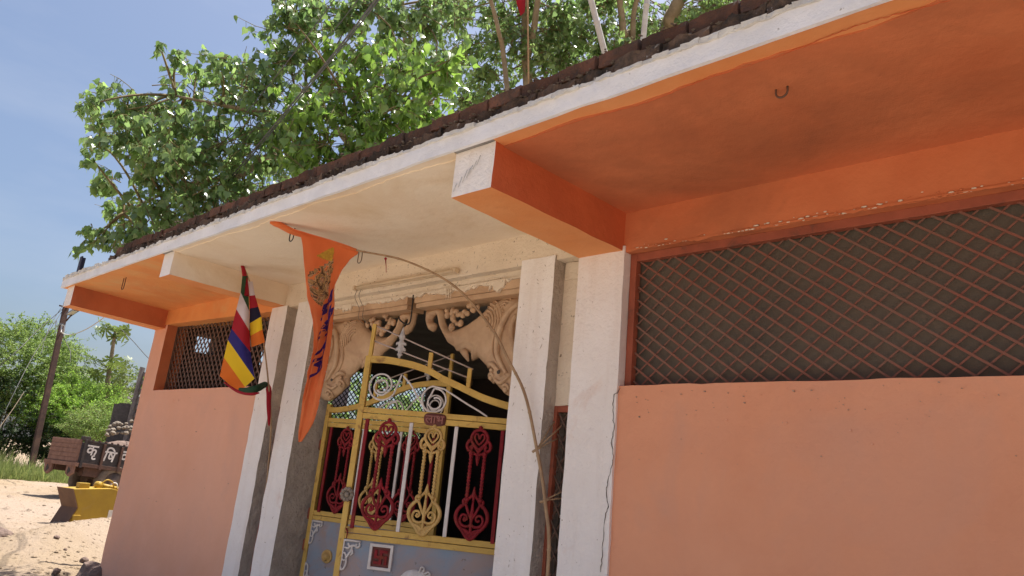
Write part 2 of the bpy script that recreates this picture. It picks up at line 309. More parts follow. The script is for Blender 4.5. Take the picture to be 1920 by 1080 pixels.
        for i in range(nx):
            for k in range(nz):
                fs.append((V(i, 0, k), V(i + 1, 0, k), V(i + 1, 0, k + 1), V(i, 0, k + 1))); ms.append(mm.get('-y', m))
                fs.append((V(i, ny, k), V(i, ny, k + 1), V(i + 1, ny, k + 1), V(i + 1, ny, k))); ms.append(mm.get('+y', m))
        for i in range(nx):
            for j in range(ny):
                fs.append((V(i, j, 0), V(i, j + 1, 0), V(i + 1, j + 1, 0), V(i + 1, j, 0))); ms.append(mm.get('-z', m))
                fs.append((V(i, j, nz), V(i + 1, j, nz), V(i + 1, j + 1, nz), V(i, j + 1, nz))); ms.append(mm.get('+z', m))
        o = len(s.v); s.v += [tuple(p) for p in vs]
        for f, q in zip(fs, ms): s.f.append(tuple(i + o for i in f)); s.m.append(q); s.sm.append(False)
        return s
    def mesh(s, name, mats, fix=False):
        me = bpy.data.meshes.new(name); me.from_pydata(s.v, [], s.f)
        for m in (mats if isinstance(mats, (list, tuple)) else [mats]): me.materials.append(M[m] if isinstance(m, str) else m)
        me.polygons.foreach_set('material_index', s.m); me.polygons.foreach_set('use_smooth', s.sm)
        if fix:
            b = bmesh.new(); b.from_mesh(me); bmesh.ops.recalc_face_normals(b, faces=b.faces); b.to_mesh(me); b.free()
        me.update(); return me
    def build(s, name, mats, parent=None, local=False, fix=True, bevel=0.0):
        if parent is not None and not local:
            inv = world_of(parent).inverted(); s.v = [tuple(inv @ Vector(p)) for p in s.v]
        o = bpy.data.objects.new(name, s.mesh(name, mats, fix)); link(o, parent)
        if bevel:
            b = o.modifiers.new('bevel', 'BEVEL'); b.width = bevel; b.segments = 2; b.limit_method = 'ANGLE'
        return o

def copy_mesh_obj(me, name, loc, rot=(0, 0, 0), scale=(1, 1, 1), parent=None):
    o = bpy.data.objects.new(name, me); o.location = loc; o.rotation_euler = rot; o.scale = scale
    return link(o, parent)

def seg_dist(P, a, b):
    a = np.asarray(a, float); b = np.asarray(b, float); d = b - a; L = max(d @ d, 1e-12)
    t = np.clip(((P - a) @ d) / L, 0, 1); return np.hypot(*(P - (a + t[:, None] * d)).T)
def inside(P, poly):
    x, y = P[:, 0], P[:, 1]; r = np.zeros(len(P), bool); n = len(poly)
    for i in range(n):
        (x0, y0), (x1, y1) = poly[i], poly[(i + 1) % n]
        c = ((y0 > y) != (y1 > y)) & (x < (x1 - x0) * (y - y0) / ((y1 - y0) if y1 != y0 else 1e-12) + x0); r ^= c
    return r
def smooth_poly(pts, it=2, closed=True):
    for _ in range(it):
        q = []; n = len(pts)
        for i in range(n if closed else n - 1):
            a, b = Vector(pts[i]), Vector(pts[(i + 1) % n]); q += [tuple(a * 0.75 + b * 0.25), tuple(a * 0.25 + b * 0.75)]
        if not closed: q = [pts[0]] + q + [pts[-1]]
        pts = q
    return pts
def relief(mb, outline, holes, res, height, back, to3, m=0):
    """plate with a sculpted front: height(P, d) over the outline, flat back at -back; to3(x, y, h) -> 3D"""
    rings = [list(map(tuple, outline))] + [list(map(tuple, h)) for h in holes]
    pts, edges, E = [], [], []
    for rg in rings:
        o = len(pts); pts += rg; edges += [(o + i, o + (i + 1) % len(rg)) for i in range(len(rg))]
        E += [(rg[i], rg[(i + 1) % len(rg)]) for i in range(len(rg))]
    A = np.array(rings[0]); gx = np.arange(A[:, 0].min(), A[:, 0].max(), res); gy = np.arange(A[:, 1].min(), A[:, 1].max(), res)
    G = np.array([(x + (res / 2 if j % 2 else 0), y) for j, y in enumerate(gy) for x in gx])
    ok = inside(G, rings[0])
    for h in rings[1:]: ok &= ~inside(G, h)
    G = G[ok]; D = np.min([seg_dist(G, a, b) for a, b in E], axis=0); G = G[D > res * 0.55]
    allp = [Vector(p) for p in pts] + [Vector(p) for p in G]
    vo, eo, fo, _, _, _ = delaunay_2d_cdt(allp, edges, [], 0, 1e-7)
    V2 = np.array([(p.x, p.y) for p in vo]); T = [f for f in fo]
    C = np.array([V2[list(f)].mean(0) for f in T]); ok = inside(C, rings[0])
    for h in rings[1:]: ok &= ~inside(C, h)
    T = [f for f, o in zip(T, ok) if o]
    D = np.min([seg_dist(V2, a, b) for a, b in E], axis=0); Hh = height(V2, D)
    n = len(V2); vs = [to3(x, y, h) for (x, y), h in zip(V2, Hh)] + [to3(x, y, -back) for x, y in V2]
    cnt = {}
    for f in T:
        for i in range(len(f)): e = (f[i], f[(i + 1) % len(f)]); cnt[e] = 1
    fs = [tuple(f) for f in T] + [tuple(i + n for i in reversed(f)) for f in T]
    fs += [(b, a, a + n, b + n) for (a, b) in cnt if (b, a) not in cnt]
    mb.add(vs, fs, m, True); return mb
def text_mesh(body, size, extrude=0.004, shear=0.0, bold=0.0):
    c = bpy.data.curves.new('lettering', 'FONT'); c.body = body; c.size = size; c.extrude = extrude; c.shear = shear; c.offset = bold
    c.resolution_u = 3; o = bpy.data.objects.new('lettering', c); COL.objects.link(o)
    dg = bpy.context.evaluated_depsgraph_get(); me = bpy.data.meshes.new_from_object(o.evaluated_get(dg))
    vs = [v.co.copy() for v in me.vertices]; fs = [tuple(p.vertices) for p in me.polygons]
    bpy.data.objects.remove(o); bpy.data.curves.remove(c); bpy.data.meshes.remove(me)
    return vs, fs
def spiral(c, r0_, r1_, a0, a1, n=40):
    return [(c[0] + (r0_ + (r1_ - r0_) * i / n) * math.cos(a0 + (a1 - a0) * i / n), c[1] + (r0_ + (r1_ - r0_) * i / n) * math.sin(a0 + (a1 - a0) * i / n)) for i in range(n + 1)]
def catmull(pts, k=6):
    pts = [Vector(p) for p in pts]; P = [pts[0] * 2 - pts[1]] + pts + [pts[-1] * 2 - pts[-2]]; out = []
    for i in range(1, len(P) - 2):
        a, b, c, d = P[i - 1:i + 3]
        for j in range(k):
            t = j / k; out.append(0.5 * ((2 * b) + (c - a) * t + (2 * a - 5 * b + 4 * c - d) * t * t + (3 * b - a - 3 * c + d) * t ** 3))
    return out + [pts[-1]]
# ================================================================== GROUND
def smoothstep(a, b, x):
    t = min(1, max(0, (x - a) / (b - a))); return t * t * (3 - 2 * t)
RIDGE = [tuple(at(px_, py_, 2, 0.22))[:2] for px_, py_ in ((-60, 1060), (10, 1030), (60, 1008), (100, 994), (160, 986), (212, 975), (260, 965))]
def ground_h(x, y):
    h = 0.0
    near = smoothstep(60, 20, math.hypot(x, y))
    d = min((Vector((x, y)) - Vector(a).lerp(Vector(b), min(1, max(0, (Vector((x, y)) - Vector(a)).dot(Vector(b) - Vector(a)) / (Vector(b) - Vector(a)).length_squared)))).length for a, b in zip(RIDGE, RIDGE[1:]))
    h += 0.24 * math.exp(-(d / 0.75) ** 2) * smoothstep(-1.6, 0.6, y)
    h += near * (0.05 * noise.noise(Vector((x * 0.45, y * 0.45, 0))) + 0.03 * noise.noise(Vector((x * 1.6, y * 1.6, 3))) + 0.026 * noise.noise(Vector((x * 4.3, y * 4.3, 5))) + 0.016 * noise.noise(Vector((x * 9, y * 9, 2))))
    if -9.9 < x and -0.4 < y < 6: h = min(h, -0.03)
    return h
def build_ground():
    xs = sorted(set([-900, -400, -200, -120, -90, -70, -60, -52, -46] + [-42 + 0.5 * i for i in range(44)] + [-20 + 0.11 * i for i in range(102)] + [-8.6 + 0.8 * i for i in range(24)] + [14, 20, 30, 60, 120, 300, 900]))
    ys = sorted(set([-900, -300, -120, -60, -30, -20, -14, -10, -8, -6, -5, -4, -3] + [-2.2 + 0.11 * i for i in range(67)] + [5.4 + 0.5 * i for i in range(26)] + [20, 26, 34, 45, 60, 90, 150, 300, 900]))
    mb = MB(); n = len(ys)
    vs = [(x, y, ground_h(x, y)) for x in xs for y in ys]
    fs = [(i * n + j, (i + 1) * n + j, (i + 1) * n + j + 1, i * n + j + 1) for i in range(len(xs) - 1) for j in range(n - 1)]
    mb.add(vs, fs, 0, True); g = mb.build('ground', 'soil', fix=False)
    props(g, 'dry sandy bare ground around the building', None, None, 'structure')
build_ground()
mb = MB()
for i in range(7):
    for j in range(3):
        mb.rbox(-9.58 + i * 2.0, -7.595 + i * 2.0, -4.66 + j * 1.55, -3.125 + j * 1.55, -.08, 0.075, .4, .004)
props(mb.build('bounce_slab', 'cement'), 'added pale slab, out of view, bouncing daylight onto the temple wall', None, None, 'structure')  # slab added out of view to bounce daylight onto the shaded facade
# pebbles and clods: uncountable
def clod(mb, c, r):
    vs = []; fs = []
    base = [(0, 0, -.5), (1, 0, 0), (.3, .95, .1), (-.8, .6, 0), (-.8, -.6, .1), (.3, -.95, 0), (0, 0, .7)]
    q = random.random() * 6.28; ca, sa = math.cos(q), math.sin(q)
    for x, y, z in base:
        k = r * random.uniform(0.6, 1.2); vs.append((c[0] + (x * ca - y * sa) * k, c[1] + (x * sa + y * ca) * k, c[2] + z * r * 0.7))
    for i in range(5):
        a, b = 1 + i, 1 + (i + 1) % 5; fs += [(0, b, a), (6, a, b)]
    mb.add(vs, fs)
mb = MB()
for i in range(5200):
    x = -9.9 - 9 * random.random() ** 1.3; y = random.uniform(-2.5, 4.5); r = 0.007 + 0.040 * random.random() ** 5
    clod(mb, (x, y, ground_h(x, y)), r)
for i in range(700):
    x = random.uniform(-34, -18); y = random.uniform(0, 8); clod(mb, (x, y, ground_h(x, y)), 0.02 + 0.09 * random.random() ** 5)
props(mb.build('gravel', 'soil'), 'loose clods and pebbles strewn over the sandy ground', None, None, 'stuff')

# ================================================================== BUILDING
B = thing('temple_building', 'low salmon and white temple building with a deep orange and cream roof overhang', 'building', (-4.54, 0, 0))
ZS = 3.292
# --- walls
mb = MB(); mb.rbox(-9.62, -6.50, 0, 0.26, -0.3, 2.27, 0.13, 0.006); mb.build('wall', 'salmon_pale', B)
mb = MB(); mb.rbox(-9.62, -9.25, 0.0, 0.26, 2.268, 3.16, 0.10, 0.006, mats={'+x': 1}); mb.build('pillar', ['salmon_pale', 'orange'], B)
mb = MB(); mb.rbox(-2.52, 4.2, 0, 0.26, -0.3, 2.183, 0.075, 0.009); mb.build('wall', 'salmon', B)
mb = MB(); mb.rbox(0.42, 4.2, 0.0, 0.26, 2.18, 3.02, 0.15, 0.005); mb.build('wall', 'salmon', B)
mb = MB(); mb.rbox(-6.60, -2.42, 0.001, 0.27, 3.055, ZS + 0.03, 0.09, 0.006); mb.build('wall', 'white_bare', B)
mb = MB(); mb.rbox(-9.60, -6.58, -0.012, 0.26, 3.03, ZS + 0.03, 0.09, 0.010, skew=lambda p: (p.x, p.y, p.z + (0.085 * (-6.6 - p.x) / 3 if p.z < 3.1 else 0)))
mb.build('wall_beam', 'orange_warm', B)
mb = MB(); mb.rbox(-2.43, 4.2, -0.004, 0.26, 3.022, ZS + 0.03, 0.09, 0.008); mb.build('wall_beam', 'orange', B)
# peeling strip of old plaster along the underside edge of the wall beam
mb = MB()
def ragged(q, x0, x1, ztop, drop, y, th, fine=0.012, seed=0.0, lo=0.15):
    # thin plaster skin with a torn lower edge
    n = int((x1 - x0) / fine); up_ = []; dn = []
    for i in range(n + 1):
        x = x0 + (x1 - x0) * i / n
        v = 0.5 + 0.8 * noise.noise(Vector((x * 4 + seed, 1, 2))) + 0.5 * noise.noise(Vector((x * 13 + seed, 4, 2))) + 0.35 * noise.noise(Vector((x * 40, 7, seed)))
        up_.append((x, y, ztop)); dn.append((x, y, ztop - drop * max(lo, v)))
    for i in range(n):
        a, b, c, d = dn[i], dn[i + 1], up_[i + 1], up_[i]
        v = [a, b, c, d] + [(p[0], y + th, p[2]) for p in (a, b, c, d)]
        q.add(v, [(0, 1, 2, 3), (4, 7, 6, 5), (0, 4, 5, 1)] + ([(0, 3, 7, 4)] if i == 0 else []) + ([(1, 5, 6, 2)] if i == n - 1 else []))
ragged(mb, -2.36, 0.6, 3.034, 0.020, -0.013, 0.012, 0.010, 3.0, 0.02)
x = -2.3
while x < 0.6:
    r = random.uniform(0.002, 0.007); mb.ball((x, -0.010, 3.026 + random.uniform(-.006, .045) * random.random() ** 2), r, random.choice((0, 1, 1)), 6, (random.uniform(1, 3), .6, .8)); x += random.uniform(0.004, 0.022)
mb.build('plaster_edge', ['orange', 'white_bare'], B)['kind'] = 'stuff'
# --- white columns
mb = MB(); mb.rbox(-6.648, -6.355, -0.018, 0.25, -0.3, 3.065, 0.07, 0.008, mats={'+x': 1}, freq=6); mb.build('column', ['white', 'grey_plaster'], B)
mb = MB(); mb.rbox(-6.152, -5.838, -0.016, 0.29, -0.3, 3.075, 0.07, 0.008, mats={'+x': 1}, freq=6); mb.build('column', ['white', 'grey_plaster'], B)
mb = MB(); mb.rbox(-3.252, -2.946, -0.014, 0.29, -0.3, 3.085, 0.07, 0.006, mats={'+x': 1, '-x': 1}, freq=6); mb.build('column', ['white', 'grey_plaster'], B)
mb = MB(); mb.rbox(-2.742, -2.388, -0.018, 0.25, -0.3, 3.06, 0.08, 0.006, freq=5); mb.build('column', 'white', B)
# infill panels of the two slots, narrow grilled openings under them
for x0, x1 in ((-6.38, -6.13), (-2.97, -2.72)):
    mb = MB(); mb.rbox(x0, x1, 0.10, 0.24, 2.08, 3.07, 0.06, 0.008, freq=8); mb.build('slot_infill', 'white_bare', B)
mb = MB(); mb.rbox(-2.93, -2.75, 0.085, 0.11, 2.93, 3.05, 0.03, 0.010, freq=14); mb.build('plaster_patch', 'white_bare', B)
UB = bpy.data.meshes.new('unit_bar')
def unit_bar(m):
    q = MB(); q.box(-.5, .5, -.5, .5, -.5, .5); return q.mesh('bar', m)
def lattice(parent, x0, x1, z0, z1, y, hstep, wd, me, slopes=(1.0, 1.0), wk=1.0, dy=0.012, name='lattice_bar'):
    """diagonal flat bars clipped to the opening; each one an object sharing one mesh"""
    iw = world_of(parent).inverted()
    for sgn in (1, -1):
        slope = slopes[0] if sgn > 0 else slopes[1]; ww = wd * (wk if sgn > 0 else 1)
        c0 = z0 - slope * x1 if sgn > 0 else z0 + slope * x0
        c1 = z1 - slope * x0 if sgn > 0 else z1 + slope * x1
        st = hstep * slope; k = c0 + st * random.uniform(0.3, 0.6)
        while k < c1:
            P = []
            for xx in (x0, x1):
                zz = sgn * slope * xx + k
                if z0 <= zz <= z1: P.append((xx, zz))
            for zz in (z0, z1):
                xx = (zz - k) / (sgn * slope)
                if x0 < xx < x1: P.append((xx, zz))
            if len(P) >= 2:
                P.sort(); a, b = P[0], P[-1]; L = math.hypot(b[0] - a[0], b[1] - a[1])
                if L > 0.03:
                    p = iw @ Vector(((a[0] + b[0]) / 2, y + (dy / 2 if sgn > 0 else -dy / 2), (a[1] + b[1]) / 2))
                    copy_mesh_obj(me, name, p, (0, -math.atan2(b[1] - a[1], b[0] - a[0]) + random.uniform(-.004, .004), 0), (L, 0.004, ww), parent)
            k += st * random.uniform(0.97, 1.03)
def frame_mb(x0, x1, z0, z1, y0, y1, wl=0.035, wt=0.045, wb=0.02):
    q = MB(); q.box(x0, x0 + wl, y0, y1, z0, z1); q.box(x1 - wl, x1, y0, y1, z0, z1)
    q.box(x0 + wl, x1 - wl, y0 + .002, y1, z1 - wt, z1); q.box(x0 + wl, x1 - wl, y0 + .002, y1, z0, z0 + wb); return q
# right window
WR = bpy.data.objects.new('window', None); WR.location = (3.5, 0.08, 2.18); link(WR, B)
frame_mb(-2.385, 0.42, 2.175, 3.022, 0.05, 0.10, 0.045, 0.05, 0.018).build('window_frame', 'frame', WR, bevel=0.003)
mb = MB(); mb.box(-2.388, -2.35, 0.10, 0.114, 2.17, 3.02); mb.build('window_reveal', 'frame', WR)
lattice(WR, -2.34, 0.38, 2.19, 2.975, 0.085, 0.114, 0.0112, unit_bar('lattice'), (0.90, 0.74), 0.78)
mb = MB(); mb.rbox(-2.45, 0.45, 0.116, 0.128, 2.1, 3.05, 0.1, 0.002); mb.build('dark_backing_board', 'dark_board', WR)
# left window (deep reveal)
WL = bpy.data.objects.new('window', None); WL.location = (-3.5, 0.14, 2.27); link(WL, B)
frame_mb(-9.262, -6.62, 2.272, 3.12, 0.125, 0.155, 0.022, 0.03, 0.02).build('window_frame', 'lattice_dark', WL)
lattice(WL, -9.24, -6.64, 2.285, 3.10, 0.14, 0.098, 0.021, unit_bar('lattice_dark'), (1.15, 1.15))
# narrow side grilles
for x0, x1 in ((-6.36, -6.15), (-2.946, -2.742)):
    wn = bpy.data.objects.new('narrow_window', None); wn.location = ((x0 + x1) / 2 + 4.54, 0.12, 0.4); link(wn, B)
    frame_mb(x0, x1, 0.35, 2.078, 0.095, 0.135, 0.026, 0.04, 0.03).build('window_frame', 'frame', wn, bevel=0.003)
    lattice(wn, x0 + 0.026, x1, 0.38, 2.04, 0.122, 0.090, 0.011, unit_bar('lattice_dark'), (1.5, 1.5))
    mb = MB(); mb.box(x0 - .02, x1 + .02, 0.22, 0.232, 0.3, 2.1); mb.build('dark_backing_board', 'dark_board', wn)
# scrap of dry leaf on the sill, cobweb lump in the slot
mb = MB(); mb.ball((-2.79, 0.085, 1.36), 0.028, 0, 8, (0.9, 0.6, 1.6)); mb.ball((-2.80, 0.075, 1.40), 0.02, 0, 6, (1.2, .7, .8)); mb.ball((-2.775, 0.08, 1.31), 0.018, 0, 6, (.8, .6, 1.5))
props(mb.build('cloth_knot', 'bamboo_white'), 'small pale knotted rag caught in the narrow grille beside the bent pole', 'rag')
# --- lintel, cornice, brackets over the gate
mb = MB(); mb.rbox(-5.85, -3.24, 0.075, 0.30, 2.985, 3.06, 0.05, 0.009, freq=9); mb.build('lintel', 'white_bare', B)
mb = MB()                                                            # ragged plaster smears running down over the cornice
ragged(mb, -5.83, -3.26, 3.0, 0.055, 0.055, 0.03, 0.010, 8.0, 0.12)
for x in (-4.08, -4.055, -4.03): mb.tube([(x, 0.046, 2.99), (x + 0.004, 0.045, 2.94), (x + 0.002, 0.046, 2.90)], [0.006, 0.004, 0.002], 5)
ragged(mb, -3.62, -3.46, 3.0, 0.13, 0.050, 0.03, 0.010, 1.3, 0.2); ragged(mb, -5.52, -5.36, 3.0, 0.12, 0.050, 0.03, 0.010, 2.6, 0.1); ragged(mb, -4.16, -3.98, 3.0, 0.10, 0.050, 0.03, 0.010, 5.5, 0.2)
mb.build('plaster_smear', 'white_bare', B)
for x0, x1 in ((-5.84, -4.585), (-4.49, -3.25)):
    mb = MB(); mb.rbox(x0, x1, 0.07, 0.27, 2.925, 2.99, 0.06, 0.004); mb.rbox(x0 + .01, x1 - .01, 0.085, 0.27, 2.885, 2.923, 0.06, 0.003)
    mb.build('cornice', 'terracotta', B)
BR = [(-4.470, 2.893), (-4.405, 2.890), (-4.30, 2.893), (-4.262, 2.87), (-4.258, 2.845), (-4.24, 2.78), (-4.19, 2.72), (-4.13, 2.695), (-4.05, 2.70), (-3.95, 2.73), (-3.86, 2.77), (-3.76, 2.83), (-3.70, 2.893), (-3.50, 2.895), (-3.262, 2.895),
      (-3.262, 2.43), (-3.268, 2.16), (-3.383, 2.145), (-3.461, 2.178), (-3.542, 2.218), (-3.599, 2.262), (-3.652, 2.295), (-3.640, 2.35), (-3.67, 2.372), (-3.724, 2.404), (-3.801, 2.461), (-3.872, 2.438), (-3.880, 2.495), (-3.933, 2.507), (-4.055, 2.525), (-4.082, 2.558),
      (-4.168, 2.600), (-4.238, 2.678), (-4.285, 2.735), (-4.308, 2.79), (-4.33, 2.835), (-4.352, 2.845), (-4.375, 2.835), (-4.392, 2.81), (-4.385, 2.785), (-4.355, 2.775), (-4.335, 2.755), (-4.34, 2.72), (-4.37, 2.700), (-4.425, 2.728), (-4.462, 2.79), (-4.468, 2.85)]
FEAT = []   # (polyline, amplitude, width)
def arcp(c, r, a0, a1, n=12): return [(c[0] + r * math.cos(R_(a0 + (a1 - a0) * i / n)), c[1] + r * math.sin(R_(a0 + (a1 - a0) * i / n))) for i in range(n + 1)]
for k in range(6): FEAT.append((arcp((-3.72, 2.70), 0.05 + 0.028 * k, -35, 95 - 4 * k), 0.013, 0.008))       # mane ridges
for k in range(4): FEAT.append((arcp((-3.53, 2.80), 0.02 + 0.022 * k, 60, 300), 0.010, 0.007))
FEAT.append(([(-3.36, 2.82), (-3.43, 2.78), (-3.48, 2.72), (-3.52, 2.62), (-3.535, 2.52), (-3.52, 2.44), (-3.46, 2.36), (-3.42, 2.31)], 0.032, 0.020))
FEAT.append(([(-3.38, 2.74), (-3.41, 2.66), (-3.40, 2.56), (-3.37, 2.46), (-3.34, 2.36)], 0.026, 0.016))
FEAT.append(([(-3.30, 2.80), (-3.29, 2.6), (-3.30, 2.3)], 0.022, 0.014))
FEAT.append(([(-3.58, 2.64), (-3.60, 2.52), (-3.58, 2.44), (-3.52, 2.38)], 0.012, 0.010))
FEAT.append(([(-3.66, 2.36), (-3.60, 2.39), (-3.54, 2.36), (-3.50, 2.33)], 0.022, 0.014))
FEAT.append((arcp((-3.60, 2.29), 0.03, 0, 360), 0.016, 0.010)); FEAT.append((arcp((-3.44, 2.20), 0.035, 0, 300), 0.016, 0.010))
FEAT.append(([(-3.56, 2.28), (-3.50, 2.25), (-3.44, 2.27), (-3.38, 2.31)], 0.016, 0.012))
FEAT.append(([(-4.05, 2.535), (-3.93, 2.56), (-3.82, 2.53)], -0.012, 0.008))
FEAT.append((arcp((-3.499, 2.322), 0.008, 0, 360, 6), -0.030, 0.014))                                       # eye pit
def bracket_h(P, D):
    h = 0.050 * (1 - np.exp(-(D / 0.028))) + 0.022 * (1 - np.exp(-(D / 0.16)))
    for pl, a, wd in FEAT:
        d = np.min([seg_dist(P, p, q) for p, q in zip(pl, pl[1:])], axis=0); h = h + a * np.exp(-(d / wd) ** 2) * np.clip(D / 0.012, 0, 1)
    return h
for flip in (False, True):
    fx = (lambda x: -9.08 - x) if flip else (lambda x: x)
    mb = MB(); relief(mb, BR, [], 0.0125, bracket_h, 0.02, lambda x, y, h: (fx(x), 0.20 - h, y))
    br = mb.build('elephant_bracket', 'terracotta', B)
    mb = MB(); O_ = np.array(BR); E_ = [(BR[i], BR[(i + 1) % len(BR)]) for i in range(len(BR))]
    for pl, a, wd in FEAT:
        if a <= 0: continue
        wd *= 1.45
        pp = [tuple(p) for p in catmull([(x, y, 0) for x, y in pl], 3)]; P2 = np.array([(p[0], p[1]) for p in pp])
        ok = inside(P2, BR); D2 = np.min([seg_dist(P2, s_, e_) for s_, e_ in E_], axis=0); h2 = 0.050 * (1 - np.exp(-(D2 / 0.028))) + 0.022 * (1 - np.exp(-(D2 / 0.16)))
        P3_ = [(fx(x), 0.20 - h - a * 0.75, y) for (x, y), h, o in zip(P2, h2, ok) if o]
        if len(P3_) > 2: mb = MB(); mb.tube(P3_, [wd * 0.95 * (0.6 + 0.4 * math.sin(math.pi * min(1, (i + 1) / (len(P3_) * .9)))) for i in range(len(P3_))], 6); mb.build('carved_ridge', 'terracotta', br)
    for ex, ez, er in ((-3.60, 2.29, .020), (-3.44, 2.20, .022), (-3.60, 2.345, .018)): mb = MB(); mb.ball((fx(ex), 0.145, ez), er, 0, 8, (1, .8, 1)); mb.build('carved_boss', 'terracotta', br)
    mb = MB(); mb.tube([(fx(x), 0.165, z) for x, z in ((-3.94, 2.515), (-3.90, 2.47), (-3.868, 2.425))], [.030, .022, .006], 8)
    mb.build('tusk', 'terracotta', br)
    mb = MB(); mb.ball((fx(-3.499), 0.118, 2.324), .016, 0, 8, (1.2, .5, 1)); mb.build('eye_shade_ball', 'interior', br)  # dark ball colours in the shade of the eye hole
    mb = MB(); rnd = random.Random(4 + flip)
    for (x, z) in ((-4.20, 2.83), (-4.13, 2.80), (-4.10, 2.86), (-4.04, 2.83), (-4.03, 2.75), (-3.97, 2.80), (-3.92, 2.85), (-3.86, 2.84), (-4.10, 2.735)):
        for q in range(3):
            a = rnd.uniform(0, 6.28); r = rnd.uniform(0.016, 0.030)
            mb.ball((fx(x + 0.026 * math.cos(a)), 0.17, z + 0.026 * math.sin(a)), r, 0, 8, (1, 0.9, rnd.uniform(0.8, 1.4)))
    mb.build('leaf_cluster', 'terracotta', br)
# --- interior: floor, back and side walls, ceiling
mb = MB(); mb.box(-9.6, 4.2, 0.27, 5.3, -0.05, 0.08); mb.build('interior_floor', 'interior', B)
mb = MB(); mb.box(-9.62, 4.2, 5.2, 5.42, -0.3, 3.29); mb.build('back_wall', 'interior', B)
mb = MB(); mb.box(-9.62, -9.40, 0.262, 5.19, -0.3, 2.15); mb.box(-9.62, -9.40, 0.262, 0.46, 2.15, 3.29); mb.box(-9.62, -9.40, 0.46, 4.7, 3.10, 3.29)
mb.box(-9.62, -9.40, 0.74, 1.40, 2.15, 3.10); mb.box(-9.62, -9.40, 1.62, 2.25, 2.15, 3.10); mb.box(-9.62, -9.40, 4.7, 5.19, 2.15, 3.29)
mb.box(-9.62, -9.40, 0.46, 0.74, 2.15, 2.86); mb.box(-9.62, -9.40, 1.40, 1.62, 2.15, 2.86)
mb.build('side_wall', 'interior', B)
sw = bpy.data.objects.new('side_opening_mesh', None); sw.location = (-4.9, 3.5, 2.6); link(sw, B)
def mesh_sheet(parent):
    q = MB(); y0, y1, z0, z1, st = 2.25, 4.7, 2.15, 3.10, 0.085
    k = y0 - 1
    while k < y1 + 1:
        for sg in (1, -1):
            a = (k, z0) if sg > 0 else (k, z0); pts = []
            for t in (0, z1 - z0):
                yy = k + sg * t
                pts.append((yy, z0 + t))
            (ya, za), (yb, zb) = pts
            def clip(y, z, y2, z2, lim, low):
                return y, z
            ta = 0.0; tb = 1.0; dy = yb - ya
            if dy > 0: ta = max(ta, (y0 - ya) / dy); tb = min(tb, (y1 - ya) / dy)
            else: ta = max(ta, (y1 - ya) / dy); tb = min(tb, (y0 - ya) / dy)
            if tb - ta > 0.03:
                q.tube([(-9.5, ya + dy * ta, za + (zb - za) * ta), (-9.5, ya + dy * tb, za + (zb - za) * tb)], 0.009, 4, smooth=False)
        k += st
    q.build('wire_mesh', 'mesh_wire', parent); 
mesh_sheet(sw)
mb = MB(); mb.box(-9.52, -9.48, 2.24, 4.71, 2.14, 2.17); mb.box(-9.52, -9.48, 2.24, 4.71, 3.08, 3.11); mb.box(-9.515, -9.485, 3.45, 3.49, 2.17, 3.08); mb.build('mesh_frame', 'mesh_wire', sw)
# --- roof slab, soffit bays, fascia
def skx(p):  # the left end of the slab runs slightly askew
    return (p.x - (0.22 * (p.y + 1.21) / 1.21 if p.x < -9.3 and p.y < 0.01 else (0.22 if p.x < -9.3 else 0)), p.y, p.z)
mb = MB(); mb.rbox(-9.44, 4.2, -1.195, 5.45, ZS + 0.006, 3.395, 0.6, 0.0, skew=skx); mb.build('roof_slab', 'concrete', B)
mb = MB(); mb.rbox(-9.455, 4.2, -1.214, -1.194, ZS - 0.006, 3.386, 0.035, 0.007, freq=7); mb.build('fascia', 'fascia', B)
mb = MB(); mb.prism([(-9.455, -1.2, ZS - .004), (-9.68, 0.0, ZS - .004), (-9.68, 0.0, 3.39), (-9.455, -1.2, 3.39)], (0.03, 0, 0)); mb.build('fascia', 'fascia', B)
def soffit(x0, x1, m, z, edge, name='soffit'):
    n = int((x1 - x0) / 0.05); fr = [(x0 + (x1 - x0) * i / n, edge + 0.022 * noise.noise(Vector((x0 + (x1 - x0) * i / n * 2.2, 5, 1))) * 2 + 0.012 * noise.noise(Vector((x0 + i * 0.7, 2, 1))), z) for i in range(n + 1)]
    q = MB(); q.prism(fr + [(x1, 0.002, z), (x0, 0.002, z)], (0, 0, ZS + 0.004 - z)); q.build(name, m, B)
for x0, x1, m, m2 in ((-9.62, -6.66, 'orange_warm', 'orange_warm'), (-6.44, -2.76, 'cream', 'cream'), (-2.46, 4.2, 'orange', 'orange_pale')):
    mb = MB(); mb.prism([(max(x0, -9.44), -1.2, ZS), (x1, -1.2, ZS), (x1, 0, ZS), (x0, 0, ZS)], (0, 0, 0.004)); mb.build('soffit', m2, B)
soffit(-2.47, 4.2, 'orange', ZS - 0.007, -1.10)
soffit(-6.45, -2.75, 'cream', ZS - 0.006, -1.14)
# --- cantilever beams
def beam(x0, x1, zb, mats, dx0=0.0, dx1=0.0, y0=-1.16):
    q = MB(); q.rbox(x0, x1, y0, 0.02, zb, ZS + 0.003, 0.07, 0.005, mats=mats[1], freq=5, skew=lambda p: (p.x + (dx0 if p.x < (x0 + x1) / 2 else dx1) * (p.y - y0) / (0.02 - y0), p.y, p.z))
    q.build('beam', mats[0], B)
beam(-2.762, -2.462, 3.030, (['white', 'cream', 'orange_red', 'orange_pale'], {'-x': 1, '+x': 2, '-z': 3}), 0.02, 0.06)
beam(-6.655, -6.437, 3.075, (['white', 'orange_warm', 'cream', 'orange_pale'], {'-x': 1, '+x': 2, '-z': 3}))
beam(-9.365, -9.125, 3.060, (['white', 'salmon', 'orange', 'orange_pale'], {'-x': 1, '+x': 2, '-z': 3}), -0.25, -0.19)
